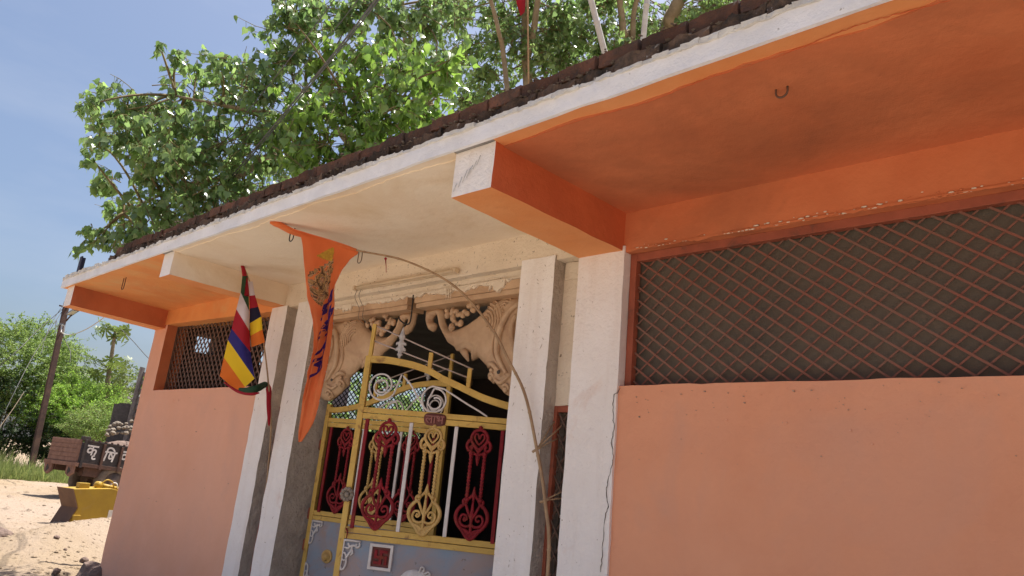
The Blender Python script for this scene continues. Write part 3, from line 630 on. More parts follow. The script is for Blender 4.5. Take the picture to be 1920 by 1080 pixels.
# scratches on the beam's end face
mb = MB()
for i in range(7):
    a = Vector((-2.74 + 0.028 * i + random.uniform(-.01, .01), -1.168, 3.06 + 0.02 * i)); mb.tube([a, a + Vector((0.03, -0.001, 0.07)) * random.uniform(.6, 1.2)], 0.0022, 4)
mb.build('scratch_mark', 'lime', B)
# --- ragged lime edge and parapet bricks
mb = MB()
x = -9.45
while x < 4.1:
    l = random.uniform(0.05, 0.12); big = x < -8.0
    h_ = random.uniform(0.004, 0.016) + (random.uniform(0.0, 0.035) if big else 0)
    mb.rbox(x, x + l, -1.222 - random.uniform(-0.006, 0.012), -1.10, 3.378, 3.390 + h_, 0.022, 0.012, freq=18); x += l * 0.9
mb.build('lime_mortar_edge', 'lime', B)
mb = MB(); mb.rbox(-8.05, 4.2, -1.150, -1.03, 3.39, 3.545, 0.08, 0.014, freq=9); mb.build('mortar_core', 'mortar', B)
mb = MB(); mb.rbox(-9.45, -7.9, -1.19, 1.0, 3.39, 3.405, 0.08, 0.02, freq=7); mb.build('lime_screed', 'lime', B)
bm_top = []; bm_low = []
for k in range(5):
    random.seed(50 + k)
    q = MB(); q.rbox(-.117, .117, -.055, .055, -.036, .036, 0.022, 0.010, freq=13 + k); bm_top.append(q.mesh('brick', 'brick_top', True))
    q = MB(); q.rbox(-.119, .119, -.055, .055, -.034, .034, 0.020, 0.018, freq=16 + k); bm_low.append(q.mesh('brick', 'brick_low', True))
random.seed(99)
for course, (zc, ms, yy) in enumerate(((3.428, bm_low, -1.150), (3.514, bm_top, -1.128))):
    x = -7.94 + 0.11 * course
    while x < 1.2:
        p = (x + 4.54, yy + random.uniform(-.012, .012), zc + random.uniform(-.004, .006))
        copy_mesh_obj(random.choice(ms), 'brick', p, (random.uniform(-.06, .06), random.uniform(-.03, .03), random.uniform(-.05, .05)), (random.uniform(.94, 1.03), 1, random.uniform(.95, 1.06)), B)
        x += 0.236
for dx, dy, rz in ((0.0, 0.0, .3), (0.20, 0.05, -.2), (-.26, .12, .1)):
    copy_mesh_obj(random.choice(bm_top), 'brick', (-9.02 + dx + 4.54, -1.08 + dy, 3.445), (0, 0, rz), (0.9, 1, 1), B)
# --- cracks, chisel marks, mortar crumbs
mb = MB(); CP = [(1163, 727), (1159, 736), (1150, 741), (1149, 770), (1151, 800), (1147, 830), (1150, 862), (1139, 905), (1136, 925), (1141, 950), (1135, 966), (1131, 1010), (1128, 1050), (1126, 1080)]
CP = [at(x, y, 1, -.0215) for x, y in CP]; CC = []
for a, b in zip(CP, CP[1:]):
    for k in range(5):
        p = a.lerp(b, k / 5); CC.append(p + Vector((random.uniform(-.004, .004), 0, random.uniform(-.004, .004))))
mb.tube(CC, [random.uniform(.0012, .0032) for _ in CC], 4); mb.build('crack', 'mortar', B)
mb = MB()
CC = []; x = -2.42
while x < 0.6:
    yy = -1.10 + 0.022 * noise.noise(Vector((x * 2.2, 5, 1))) * 2 + random.uniform(-.004, .004); CC.append((x, yy, ZS - 0.008)); x += .012
mb.tube(CC, [random.uniform(.0010, .0030) for _ in CC], 4); mb.build('crack', 'orange_red', B)
mb = MB(); rk = random.Random(17)
for i in range(120):
    u = rk.random()
    if u < .45: x, z, y = rk.uniform(-3.24, -2.96), rk.uniform(1.0, 3.05) ** 1.0, -.0165
    elif u < .80: x, z, y = rk.uniform(-5.8, -2.75), rk.uniform(3.07, 3.27), -.0035
    elif u < .90: x, z, y = rk.uniform(-6.14, -5.85), rk.uniform(1.0, 3.0), -.0185
    else: x, z, y = rk.uniform(-6.63, -6.37), rk.uniform(0.8, 3.0), -.0205
    if z < 2.2 and rk.random() < .55: continue
    a = rk.choice((.9, -.8, 1.1, -1.0)) + rk.uniform(-.25, .25); l = rk.uniform(.008, .026) * (1.6 if rk.random() < .15 else 1)
    mb.tube([(x, y, z), (x + math.cos(a) * l * .6, y - .0006, z + math.sin(a) * l * .6), (x + math.cos(a + .1) * l, y, z + math.sin(a + .1) * l)], [.0008, .0017, .0006], 4)
mb.build('chisel_mark', 'chisel', B)['kind'] = 'stuff'
mb = MB()
for i in range(1500):
    x = rk.uniform(-8.0, 1.0); clod(mb, (x, -1.185 + rk.uniform(-.025, .02), rk.choice((3.394, 3.398, 3.462, 3.468, 3.472, 3.555)) + rk.uniform(-.008, .008)), .004 + .014 * rk.random() ** 2)
mb.build('mortar_crumbs', 'mortar', B)['kind'] = 'stuff'
mb = MB()
for i in range(700):
    x = rk.uniform(-9.4, 1.0); clod(mb, (x, -1.205 + rk.uniform(-.02, .02), 3.392 + rk.uniform(-.006, .012)), .003 + .011 * rk.random() ** 2)
mb.build('lime_crumbs', 'lime', B)['kind'] = 'stuff'
mb = MB()
for i in range(110):
    x, z = rk.uniform(-2.3, 0.2), 2.165 - abs(rk.gauss(0, .16)); q_ = rk.random()
    if q_ < .25: x, z = rk.uniform(-9.5, -6.7), rk.uniform(0.9, 2.2)
    l = .0012 + .0045 * rk.random() ** 3; n_ = 6; a0 = rk.uniform(0, 6)
    mb.prism([(x + l * rk.uniform(.5, 1.3) * math.cos(a0 + i2 * 1.047), -.0125, z + l * rk.uniform(.3, .9) * math.sin(a0 + i2 * 1.047)) for i2 in range(n_)], (0, .010, 0), rk.choice((0, 1, 1)))
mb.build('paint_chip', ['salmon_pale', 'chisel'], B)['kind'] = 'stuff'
# --- ceiling hooks
def hook(c, r=0.035, drop=0.06, ang=0.0):
    q = MB(); c = Vector(c); d = Vector((math.cos(ang), math.sin(ang), 0))
    P = [c + d * -r + Vector((0, 0, 0.01)), c - d * r - Vector((0, 0, drop))] + [c - Vector((0, 0, drop)) + d * (-r * math.cos(t)) - Vector((0, 0, r * math.sin(t))) for t in [i * math.pi / 8 for i in range(1, 8)]] + [c + d * r - Vector((0, 0, drop)), c + d * r + Vector((0, 0, 0.01))]
    q.tube(P, 0.0045, 6); return q
hook((-1.055, -0.87, ZS - 0.005), 0.025, 0.022).build('ceiling_hook', 'lattice_dark', B)
hook((-8.05, -1.0, ZS), 0.03, 0.10).build('ceiling_hook', 'lattice_dark', B)
hook((-4.80, -0.95, ZS), 0.028, 0.08).build('ceiling_hook', 'black_iron', B)
hook((-4.76, -0.34, ZS), 0.026, 0.08).build('ceiling_hook', 'bronze', B)
# --- tube light on the wall above the gate, dangling flex
T = thing('tube_light', 'old dusty fluorescent batten fixed to the wall above the gate', 'lamp', (-4.7, -0.02, 3.13))
a, b = at(668, 541, 1, -0.02), at(857, 508, 1, -0.02)
mb = MB(); mb.obox((a + b) / 2 + Vector((0, 0.008, 0)), (b - a) / 2, (0, 0.012, 0), (0, 0, 0.016)); mb.build('batten', 'tube', T, bevel=0.003)
mb = MB(); mb.tube([a + Vector((.03, -.018, 0)), b + Vector((-.03, -.018, 0))], 0.012, 10); mb.build('tube', 'tube', T)
for p in (a, b): mb = MB(); mb.obox(p + Vector((0.0, -.012, 0)), (.014, 0, 0), (0, .022, 0), (0, 0, .02)); mb.build('end_cap', 'tube', T, bevel=0.003)
mb = MB()
for dx in (0.0, 0.06):
    p = a + Vector((0.02 + dx, 0, -.01)); mb.tube(catmull([p, p + Vector((-.02, .0, -.07)), p + Vector((-.015, .06, -.16)), p + Vector((.01, .05, -.25)), p + Vector((.03, .1, -.30))], 5), 0.0028, 5)
mb.build('flex', 'bronze', T)
mb = MB(); P = [at(775, 553, 1, 0.03), at(773, 575, 1, 0.03), at(769, 603, 1, 0.04), at(761, 608, 1, 0.05), at(750, 600, 1, 0.06), at(748, 594, 1, 0.06)]
mb.tube(catmull(P, 6), 0.0065, 6)
props(mb.build('wire_hook', 'black_iron'), 'thick black wire hook hanging from the lintel centre above the spearhead', 'hook')

# ================================================================== GATE LEAVES
def heads(pts, f, y): return [Vector((p[0], f * y, p[1])) for p in pts]
def ornament_mesh(f, m):
    q = MB(); F = Vector((0, 1, 0)); y = 0.012
    def t(pts, r, k=4, n=6, fl=0.8, mir=True):
        for sx in ((1, -1) if mir else (1,)):
            P = [Vector((sx * a, f * y, b)) for a, b in pts]; P = catmull(P, k) if k else P
            rr = r if not hasattr(r, '__len__') else list(np.interp(np.linspace(0, 1, len(P)), np.linspace(0, 1, len(r)), r))
            q.tube(P, rr, n, 0, (F, fl))
    for sx in (1, -1):                                        # rope posts
        P = [Vector((sx * 0.047, f * y, 0.262 + 0.305 * i / 60)) for i in range(61)]
        q.tube(P, [0.0125 + 0.0028 * math.sin(i * 1.35) for i in range(61)], 7, 0, (F, .9))
    t([(0, .735), (.034, .722), (.056, .69), (.055, .655), (.03, .622), (0, .598)], .0115)
    t([(0, .668), (.012, .70), (.030, .70), (.034, .675), (.016, .648), (0, .630)], .008)
    t([(.050, .668), (.074, .650), (.084, .620), (.072, .592), (.052, .592), (.046, .612), (.058, .622)], [.011, .012, .012, .011, .010, .010, .011])
    t([(.048, .634), (.02, .604), (0, .578)], .0095); t([(.05, .585), (.03, .572), (0, .556)], .010)
    t([(0, .60), (0, .572), (0, .545), (0, .520), (0, .488)], [.010, .008, .019, .014, .003], mir=False)
    t([(0, .25), (0, .272), (0, .292), (0, .318), (0, .35)], [.008, .010, .020, .013, .003], mir=False)
    t([(.052, .258), (.028, .272), (0, .305)], .0105)
    t([(.05, .27), (.068, .255), (.066, .235), (.048, .236), (.046, .25)], .010)
    t([(.045, .235), (.08, .215), (.106, .175), (.108, .132), (.088, .092), (.055, .058), (.026, .022), (0, .006)], [.011, .013, .014, .014, .013, .012, .012, .012])
    t([(0, .10), (.03, .088), (.066, .098), (.080, .130), (.066, .160), (.040, .160), (.030, .138), (.046, .124), (.056, .136)], [.010, .010, .010, .010, .009, .009, .008, .008, .009])
    t([(0, .135), (.024, .175), (.05, .232)], .010); t([(0, .04), (0, .10), (0, .17), (0, .25)], [.010, .012, .014, .008], mir=False)
    t([(.07, .074), (.03, .062), (0, .04)], .010); t([(.012, .05), (.018, .03), (.03, .03)], .010)
    for c, r in (((0, .748), .015), ((.058, .610), .012), ((.047, .140), .012), ((0, .17), .016), ((.015, .02), .012), ((-.015, .02), .012)): q.ball((c[0], f * y, c[1]), r, 0, 8, (1, .8, 1))
    for sx in (1, -1):
        q.tube([Vector((sx * .047, f * y, z)) for z in (.555, .565, .578, .588)], [.012, .019, .019, .012], 7); q.tube([Vector((sx * .047, f * y, z)) for z in (.245, .255, .268, .276)], [.012, .019, .019, .012], 7)
    q.prism([(-.062, f * .006, .075), (-.022, f * .006, .012), (0, f * .006, .0), (.022, f * .006, .012), (.062, f * .006, .075), (0, f * .006, .055)], (0, f * .010, 0))
    return q.mesh('ornament_casting', m, True)
def corner_mesh(f):
    q = MB(); F = Vector((0, 1, 0)); y = 0.008
    def t(pts, r, k=4):
        P = catmull([Vector((a, f * y, b)) for a, b in pts], k); rr = list(np.interp(np.linspace(0, 1, len(P)), np.linspace(0, 1, len(r)), r)) if hasattr(r, '__len__') else r
        q.tube(P, rr, 6, 0, (F, .7))
    t([(0, 0), (0, -.07), (0, -.14), (-.004, -.205)], [.006, .006, .005, .004]); t([(0, -.004), (.06, -.004), (.118, -.006)], [.008, .008, .006])
    t([(.11, -.012), (.112, -.036), (.094, -.044), (.086, -.030), (.097, -.026)], [.006, .008, .008, .007, .008])
    t([(.088, -.034), (.06, -.036), (.03, -.055), (.008, -.05)], [.007, .009, .007, .006]); t([(.062, -.036), (.058, -.07), (.04, -.10), (.028, -.125)], [.006, .009, .010, .008])
    t([(.066, -.06), (.07, -.085), (.056, -.10)], [.004, .009, .004]); t([(.004, -.085), (.02, -.092), (.032, -.115)], [.006, .008, .006])
    t([(.03, -.115), (.034, -.15), (.024, -.185), (.006, -.195), (.002, -.178)], [.008, .008, .008, .008, .006]); t([(.004, -.13), (.016, -.135), (.026, -.13)], [.005, .007, .005])
    t([(.03, -.02), (.036, -.035), (.05, -.04)], [.005, .009, .005])
    return q.mesh('corner_ornament', 'gate_white', True)
FIN = [(0, .245), (.016, .19), (.024, .165), (.013, .140), (.022, .128), (.036, .122), (.040, .108), (.034, .098), (.030, .108), (.020, .104), (.024, .088), (.036, .080), (.041, .066), (.034, .054), (.030, .062), (.020, .058), (.013, .046), (.020, .036), (.018, .026), (.010, .022), (.010, 0)]
ARCH = [(0.0, 2.10), (.1, 2.10), (.20, 2.112), (.31, 2.135), (.42, 2.165), (.585, 2.228), (.70, 2.270), (.815, 2.322), (.93, 2.353), (1.044, 2.369), (1.139, 2.378), (1.27, 2.376)]
def make_leaf(loc, rz, f, label, right):
    g = thing('gate_leaf', label, 'gate', loc, rz, 'pair of painted iron gate leaves')
    def bx(name, m, u0, u1, y0, y1, z0, z1, bev=0.003, par=None):
        q = MB(); ya, yb = sorted((f * y0, f * y1)); q.box(u0, u1, ya, yb, z0, z1); return q.build(name, m, par or g, True, bevel=bev)
    bx('post', 'gate_yellow', 0.0, 0.042, -.02, .02, .08, 2.125); bx('post', 'gate_yellow', 1.258, 1.300, -.02, .02, .08, 2.374)
    for z0, z1 in ((1.962, 2.000), (1.918, 1.958), (1.139, 1.178), (1.098, 1.135), (.12, .16)): bx('rail', 'gate_yellow', .042, 1.258, -.016, .018, z0, z1, .003)
    q = MB(); A = catmull([(u, 0, z) for u, z in ARCH], 3); n = len(A); vs = []
    for p in A: vs += [(p.x, -.017, p.z), (p.x, .017, p.z), (p.x, .017, p.z - .050), (p.x, -.017, p.z - .050)]
    fs = [(4 * i + j, 4 * i + (j + 1) % 4, 4 * i + 4 + (j + 1) % 4, 4 * i + 4 + j) for i in range(n - 1) for j in range(4)] + [(0, 1, 2, 3), (4 * n - 4, 4 * n - 1, 4 * n - 2, 4 * n - 3)]
    q.add(vs, fs).build('arch_bar', 'gate_yellow', g, True, bevel=.003)
    for u, z0, z1, wd in ((1.272, 2.376, 2.617, .028), (.812, 2.32, 2.430, .030), (.512, 2.20, 2.334, .030)): bx('spindle', 'gate_yellow', u - wd / 2, u + wd / 2, -.012, .014, z0 - .01, z1, .002)
    for a, b in (((1.272, 2.609), (.49, 2.330)), ((1.26, 2.490), (.52, 2.268))):
        q = MB(); q.tube([(a[0], 0, a[1]), (b[0], 0, b[1])], .0058, 6); q.build('rod', 'rod_pink', g, True)
    q = MB(); relief(q, [(1.05 + x, z + 2.368) for x, z in FIN + [(-x, z) for x, z in FIN[::-1][:-1]]], [], .006, lambda P, D: .004 + .55 * np.minimum(D, .02), .010, lambda x, z, h: (x, f * h, z))
    q.tube([(1.05, 0, 2.37), (1.05, 0, 2.40), (1.05, 0, 2.405)], [.011, .011, .018], 8); q.build('finial', 'silver', g, True)
    S1 = spiral((1.152, 2.155), .038, .062, 5.6, -2.2, 26)[:-1] + spiral((1.150, 2.165), .066, .112, -2.3, -8.9, 34)
    q = MB(); q.tube([(u, f * .004, z) for u, z in S1] + catmull([(1.03, f * .004, 2.27), (.94, f * .004, 2.192), (.86, f * .004, 2.085), (.795, f * .004, 2.012), (.76, f * .004, 1.998)], 5)[1:], .0072, 6); q.build('scroll', 'gate_white', g, True)
    S2 = spiral((.735, 2.075), .030, .060, 1.0, 7.0, 24) + spiral((.745, 2.092), .078, .098, 1.4, 7.6, 30)
    q = MB(); q.tube([(u, f * .004, z) for u, z in S2] + catmull([(.70, f * .004, 2.182), (.62, f * .004, 2.14), (.5, f * .004, 2.078), (.408, f * .004, 2.034), (.35, f * .004, 2.002)], 5)[1:], .0072, 6); q.build('scroll', 'gate_white', g, True)
    bars = ((1.212, 'gate_red'), (.884, 'gate_white'), (.556, 'gate_white'), (.226, 'gate_red')) if right else ((.105, 'gate_red'), (.47, 'gate_white'), (.868, 'gate_white'), (1.205, 'gate_red'))
    for u, m in bars: bx('bar', m, u - .013, u + .013, .018, .036, 1.178 if m == 'gate_white' else 1.168, 1.915, .003)
    om = {m: ornament_mesh(f, m) for m in ('gate_red', 'gate_gold')}
    for u, m in (((1.048, 'gate_red'), (.714, 'gate_gold'), (.383, 'gate_red')) if right else ((.288, 'gate_red'), (.64, 'gate_gold'), (.985, 'gate_red'))):
        o = copy_mesh_obj(om[m], 'ornament_casting', (u, f * .02, 1.172 if m == 'gate_red' else 1.166), (0, 0, 0), (1, 1, 1.0 if m == 'gate_red' else .985), g)
        o['label'] = 'crimson heart and scroll casting' if m == 'gate_red' else 'gold heart and scroll casting'
    q = MB(); q.rbox(.04, 1.26, -.008, .006, .15, 1.10, .07, .003, freq=3); q.build('sheet_panel', 'sheet_mauve' if right else 'sheet_blue', g, True)
    cm = corner_mesh(f)
    for u, z, sx, sz in ((1.255, 1.092, -1, 1), (.045, 1.092, 1, 1), (.045, .535, 1, -1), (1.255, .535, -1, -1)): copy_mesh_obj(cm, 'corner_ornament', (u, f * .008, z), (0, 0, 0), (sx, 1, sz), g)
    # square plaque with the auspicious sign
    pu = .982 if right else .86
    pl = bpy.data.objects.new('plaque', None); pl.location = (pu, f * .006, 1.003); link(pl, g)
    q = MB(); a, b = .083, .064
    for x0, x1, z0, z1 in ((-a, a, b, a), (-a, a, -a, -b), (-a, -b, -b, b), (b, a, -b, b)): ya, yb = sorted((0, f * .022)); q.box(x0, x1, ya, yb, z0, z1)
    q.build('plaque_frame', 'gate_white', pl, True, bevel=.002)
    q = MB(); ya, yb = sorted((0, f * .006)); q.box(-b, b, ya, yb, -b, b); q.build('plaque_ground', 'plate_maroon', pl, True)
    q = MB(); ya, yb = sorted((f * .004, f * .016)); s_ = -1 if right else 1; t_ = .0095; L = .046   # s_: leaf x runs right to left on this leaf
    def bb(x0, x1, z0, z1): q.box(*sorted((s_ * x0, s_ * x1)), ya, yb, z0, z1)
    bb(-t_, t_, -L, L); bb(-L, -t_, -t_, t_); bb(t_, L, -t_, t_); bb(t_, L, L - 2 * t_, L); bb(-L, -t_, -L, -L + 2 * t_); bb(L - 2 * t_, L, -L, -t_); bb(-L, -L + 2 * t_, t_, L)
    q.build('auspicious_sign', 'gate_red', pl, True)
    if right:
        q = MB(); F = Vector((0, 1, 0))                      # white peacock-like relief low on the sheet
        C_ = [(.835, .80), (.84, .89), (.80, .935), (.74, .952), (.70, .945), (.675, .958), (.655, .945), (.66, .925), (.63, .935), (.612, .915), (.63, .90), (.66, .89), (.68, .80), (.72, .72), (.78, .72)]
        relief(q, smooth_poly(C_, 2), [], .012, lambda P, D: .004 + .018 * (1 - np.exp(-D / .02)) + .004 * np.sin(P[:, 0] * 160), .0, lambda x, z, h: (x, f * (.006 + h), z))
        q.tube(catmull([(.70, f * .02, .94), (.69, f * .02, .972), (.67, f * .02, .962), (.675, f * .02, .94)], 5), .006, 6); q.tube(catmull([(.665, f * .02, .93), (.64, f * .02, .945), (.625, f * .02, .93)], 5), .006, 6)
        q.build('bird_relief', 'gate_white', g, True)
        # name plate with raised letters
        npl = bpy.data.objects.new('name_plate', None); npl.location = (.718, f * .022, 1.95); link(npl, g)
        q = MB(); O = smooth_poly([(-.075, .045), (.060, .045), (.082, .030), (.085, 0), (.075, -.03), (.055, -.044), (-.072, -.044), (-.080, 0)], 2)
        relief(q, O, [], .012, lambda P, D: .012 * (1 - np.exp(-D / .006)), .0, lambda x, z, h: (x, f * h, z)); q.build('plate', 'plate_maroon', npl, True)
        vs, fs = text_mesh('लाभ', .098, .006, 0.0, .0012); xs = [v.x for v in vs]; zs = [v.y for v in vs]
        cx, cz = (min(xs) + max(xs)) / 2, (min(zs) + max(zs)) / 2; k = .135 / (max(xs) - min(xs))
        q = MB(); q.add([(-(v.x - cx) * k, f * (.014 + v.z), (v.y - cz) * min(k, .078 / (max(zs) - min(zs)))) for v in vs], fs); q.build('lettering', 'letter_brown', npl, True)
        q = MB(); q.lathe([(.004, .05), (.016, .048), (.02, .040)], (1.279, 0, 1.387), (0, f, 0), 12)
        for i in range(10):
            t = i * math.pi / 5; q.ball((1.279 + .036 * math.cos(t), f * .036, 1.387 + .036 * math.sin(t)), .016, 0, 8, (1, .7, 1))
        q.lathe([(.046, .018), (.046, .03), (.02, .036)], (1.279, 0, 1.387), (0, f, 0), 16); q.build('rosette_handle', 'bronze', g, True)
        q = MB(); q.tube([(1.25, f * .03, 1.165), (1.235, f * .033, 1.14), (1.238, f * .033, 1.10)], [.006, .005, .003], 5); q.build('paint_drip', 'gate_red', g, True)
    else:
        q = MB(); q.lathe([(.058, .004), (.056, .014), (.045, .020), (.043, .016), (.038, .018), (.030, .034), (.016, .044), (.004, .047)], (.257, 0, .812), (0, f, 0), 24); q.build('boss_disc', 'gate_gold', g, True)
        for z in (.88, 1.145, 1.75):
            q = MB(); q.tube([(-.012, 0, z - .05), (-.012, 0, z + .05)], .014, 8); q.box(-.03, .004, -.006, .006, z - .04, z + .04); q.build('hinge', 'frame', g, True)
    return g
make_leaf((-3.255, .295, 0), math.atan2(-.560, -.829), 1, 'right gate leaf standing open, with crimson and gold castings, name plate and round handle', True)
make_leaf((-5.80, .27, 0), math.atan2(.299, .954), -1, 'left gate leaf set back, with grey blue lower sheet and gold boss', False)

# ================================================================== FLAGS
def bamboo(q, pts, r0, r1, k=8, m=0, node=0.28):
    P = catmull(pts, k); L = 0; rr = []
    for i, p in enumerate(P):
        if i: L += (P[i] - P[i - 1]).length
        rr.append(L)
    T = rr[-1]; out = []; ro = []
    nodes = [node * (j + .5) for j in range(int(T / node) + 1)]
    allL = sorted(set(rr + [x for n_ in nodes for x in (n_ - .012, n_, n_ + .012) if 0 < x < T]))
    for l in allL:
        i = max(1, min(len(rr) - 1, np.searchsorted(rr, l))); t = (l - rr[i - 1]) / max(1e-6, rr[i] - rr[i - 1]); out.append(P[i - 1].lerp(P[i], t))
        base = r0 + (r1 - r0) * l / T; ro.append(base * (1.22 if min(abs(l - n_) for n_ in nodes) < .004 else 1.0))
    q.tube(out, ro, 8, m); return q
PF = thing('pennant_flag', 'long saffron pennant with printed panel drooping from a bent bamboo pole', 'flag', (-2.87, -.03, 0))
pl = [(-2.862, -.03, -0.05), at(1027, 1075, 1, -.03), at(1022, 940, 1, -.035), at(1006, 840, 1, -.045), at(985, 742, 1, -.07), at(956, 680, 1, -.10), at(918, 610, 1, -.15), at(850, 535, 1, -.24), at(760, 489, 1, -.38), at(668, 469, 1, -.60), at(590, 446, 1, -.86), at(507, 417, 1, -1.13)]
q = MB(); bamboo(q, pl, .013, .0065); q.build('bamboo_pole', 'bamboo', PF)
q = MB()                                                       # twine ties and torn splinters
for (px, py), (ex, ey) in (((1006, 842), (1052, 800)), ((1006, 842), (1046, 822)), ((1020, 938), (1058, 920)), ((1020, 938), (1058, 934)), ((1004, 846), (1040, 790))):
    q = MB(); q.tube([at(px, py, 1, -.045), at(ex, ey, 1, .07)], .0045, 5); q.build('twine', 'bamboo', PF)
q = MB(); q.tube([at(998, 848, 1, -.06), at(1014, 838, 1, -.03)], .009, 5); q.build('twine_knot', 'bamboo', PF); q = MB(); q.tube([at(1012, 942, 1, -.05), at(1030, 936, 1, -.02)], .009, 5); q.build('twine_knot', 'bamboo', PF)
q = MB(); q.tube([at(723, 484, 1, -.47), at(724, 500, 1, -.47), at(724, 511, 1, -.47)], [.005, .003, .002], 5); q.ball(at(723, 485, 1, -.47), .011); q.build('thread', 'c_red', PF)
LE = [(507, 416), (535, 428), (562, 439), (571, 500), (578, 556), (588, 600), (590, 647), (584, 684), (577, 722), (568, 762), (562, 806), (560, 829)]
RE = [(507, 415), (560, 432), (668, 467), (656, 489), (642, 512), (631, 537), (629, 570), (624, 615), (616, 670), (606, 720), (590, 785), (566, 828)]
YL = [-1.13, -1.05, -.96, -.93, -.90, -.88, -.87, -.86, -.85, -.84, -.83, -.82]
YR = [-1.13, -.98, -.60, -.62, -.66, -.70, -.73, -.75, -.77, -.79, -.80, -.81]
def chain(P, Y): return catmull([at(p[0], p[1], 1, y) for p, y in zip(P, Y)], 6)
CL, CR = chain(LE, YL), chain(RE, YR)
def flag_pt(s, t, off=0.0):
    n = len(CL) - 1; x = min(max(t * n, 0), n - 1e-6); i = int(x); a = CL[i].lerp(CL[i + 1], x - i); b = CR[i].lerp(CR[i + 1], x - i)
    p = a.lerp(b, s); wv = math.sin(s * 7.5 + t * 2.2) * .022 + math.sin(s * 15 - t * 5) * .008 + 0.024 * noise.noise(Vector((s * 3.2 + t * 2, t * 9 - s * 3, 4))) + .010 * noise.noise(Vector((s * 9, t * 26, 8))); fall = min(1, max(0, (t - .16) * 5)) * min(1, (1.02 - t) * 3)
    ridge = -.045 * math.exp(-((s - (.80 - .75 * t)) / .07) ** 2) * min(1, max(0, (t - .2) * 6))
    N = Vector((.45, -.89, 0)).normalized()
    return p + N * ((wv * fall) - ridge * fall + off)
ns, ntt = 28, 110
q = MB(); vs = [flag_pt(i / ns, j / ntt) for j in range(ntt + 1) for i in range(ns + 1)]
vs2 = [v for v in vs]
fs = [(j * (ns + 1) + i, j * (ns + 1) + i + 1, (j + 1) * (ns + 1) + i + 1, (j + 1) * (ns + 1) + i) for j in range(ntt) for i in range(ns)]
q.add(vs, fs, 0, True); fl = q.build('pennant_cloth', 'saffron', PF, fix=False)
md = fl.modifiers.new('thickness', 'SOLIDIFY'); md.thickness = .0012; md.offset = 0
def flag_patch(name, poly, m, off=.004, res=.03):
    A = np.array(poly); x0, x1 = A[:, 0].min(), A[:, 0].max(); y0, y1 = A[:, 1].min(), A[:, 1].max(); n = 26; q = MB(); vs = {}; V = []; F_ = []
    for i in range(n):
        for j in range(n):
            c = np.array([[x0 + (x1 - x0) * (i + .5) / n, y0 + (y1 - y0) * (j + .5) / n]])
            if inside(c, poly)[0]:
                f_ = []
                for di, dj in ((0, 0), (1, 0), (1, 1), (0, 1)):
                    k = (i + di, j + dj)
                    if k not in vs: vs[k] = len(V); V.append(flag_pt(x0 + (x1 - x0) * k[0] / n, y0 + (y1 - y0) * k[1] / n, off))
                    f_.append(vs[k])
                F_.append(tuple(f_))
    q.add(V, F_, 0, True); return q.build(name, m, PF, fix=False)
flag_patch('printed_panel', [(.08, .30), (.30, .285), (.62, .255), (.66, .30), (.62, .38), (.58, .435), (.40, .455), (.26, .43), (.10, .37)], 'print')
flag_patch('printed_triangle', [(.26, .245), (.55, .205), (.60, .265)], 'ink_gold')
def stroke(q, pts, wd, fmap):
    for a, b in zip(pts, pts[1:]):
        a, b = Vector(a), Vector(b); d = (b - a); L = d.length
        if L < 1e-6: continue
        d /= L; n_ = Vector((-d.y, d.x)) * wd / 2; a2, b2 = a - d * wd * .35, b + d * wd * .35; k = max(1, int(L / .08)); o = []
        for i in range(k + 1):
            c = a2.lerp(b2, i / k); o += [fmap(*(c - n_)), fmap(*(c + n_))]
        q.add(o, [(2 * i, 2 * i + 1, 2 * i + 3, 2 * i + 2) for i in range(k)])
# lettering runs down the pennant, its headline on the right
GL = {'ya': [[(0, 1), (.75, 1)], [(.6, 1), (.6, 0)], [(.18, .92), (.36, .74), (.2, .55), (.22, .36), (.42, .30), (.6, .36)]],
      'shri': [[(0, 1), (.95, 1)], [(.32, .92), (.10, .84), (.14, .64), (.34, .62), (.40, .80), (.30, .92)], [(.30, .62), (.20, .42), (.06, .36)], [(.52, 1), (.52, 0)], [(.52, .52), (.22, .22)], [(.82, 1), (.82, 0)], [(.82, 1.0), (.74, 1.24), (.52, 1.28), (.36, 1.08)]],
      'ra': [[(0, 1), (.55, 1)], [(.22, .98), (.40, .86), (.46, .70), (.36, .56), (.16, .52), (.44, .08)]],
      'aa': [[(0, 1), (.38, 1)], [(.2, 1), (.2, 0)]],
      'ma': [[(0, 1), (.8, 1)], [(.62, 1), (.62, 0)], [(.16, 1), (.16, .34), (.08, .24), (.02, .36), (.16, .42), (.62, .42)]]}
q = MB(); cur = 0.0
tx0, tx1 = .455, .742
seq = [('ya', .80), ('gap', .28), ('shri', 1.05), ('gap', .28), ('ra', .55), ('aa', .38), ('ma', .85)]; tot = sum(w_ for _, w_ in seq)
for gl, w_ in seq:
    if gl != 'gap':
        for st in GL[gl]:
            def fm(x, y, c=cur):
                t = tx0 + (tx1 - tx0) * (c + x) / tot; return flag_pt(.22 + .52 * y + .12 * (1 - (t - tx0) / (tx1 - tx0)), t, .006)
            stroke(q, st, .165, fm)
    cur += w_
q.build('lettering', 'ink', PF, fix=False)
q = MB(); q.tube(catmull([at(507, 417, 1, -1.13), at(524, 422, 1, -1.08), at(548, 434, 1, -1.0), at(575, 443, 1, -.9), at(606, 451, 1, -.80), at(640, 461, 1, -.69), at(668, 469, 1, -.60)], 5), list(np.interp(np.linspace(0, 1, 31), [0, .1, .3, .5, 1], [.010, .024, .026, .020, .012])), 8); q.build('rolled_hem', 'saffron', PF)
q = MB(); random.seed(5)                                       # frayed hem
for j in range(26):
    t = .24 + .7 * j / 26; p = flag_pt(1.0, t)
    for k in range(2): q.tube([p, p + Vector((random.uniform(.0, .022), -.004, random.uniform(-.018, .006)))], .0012, 3)
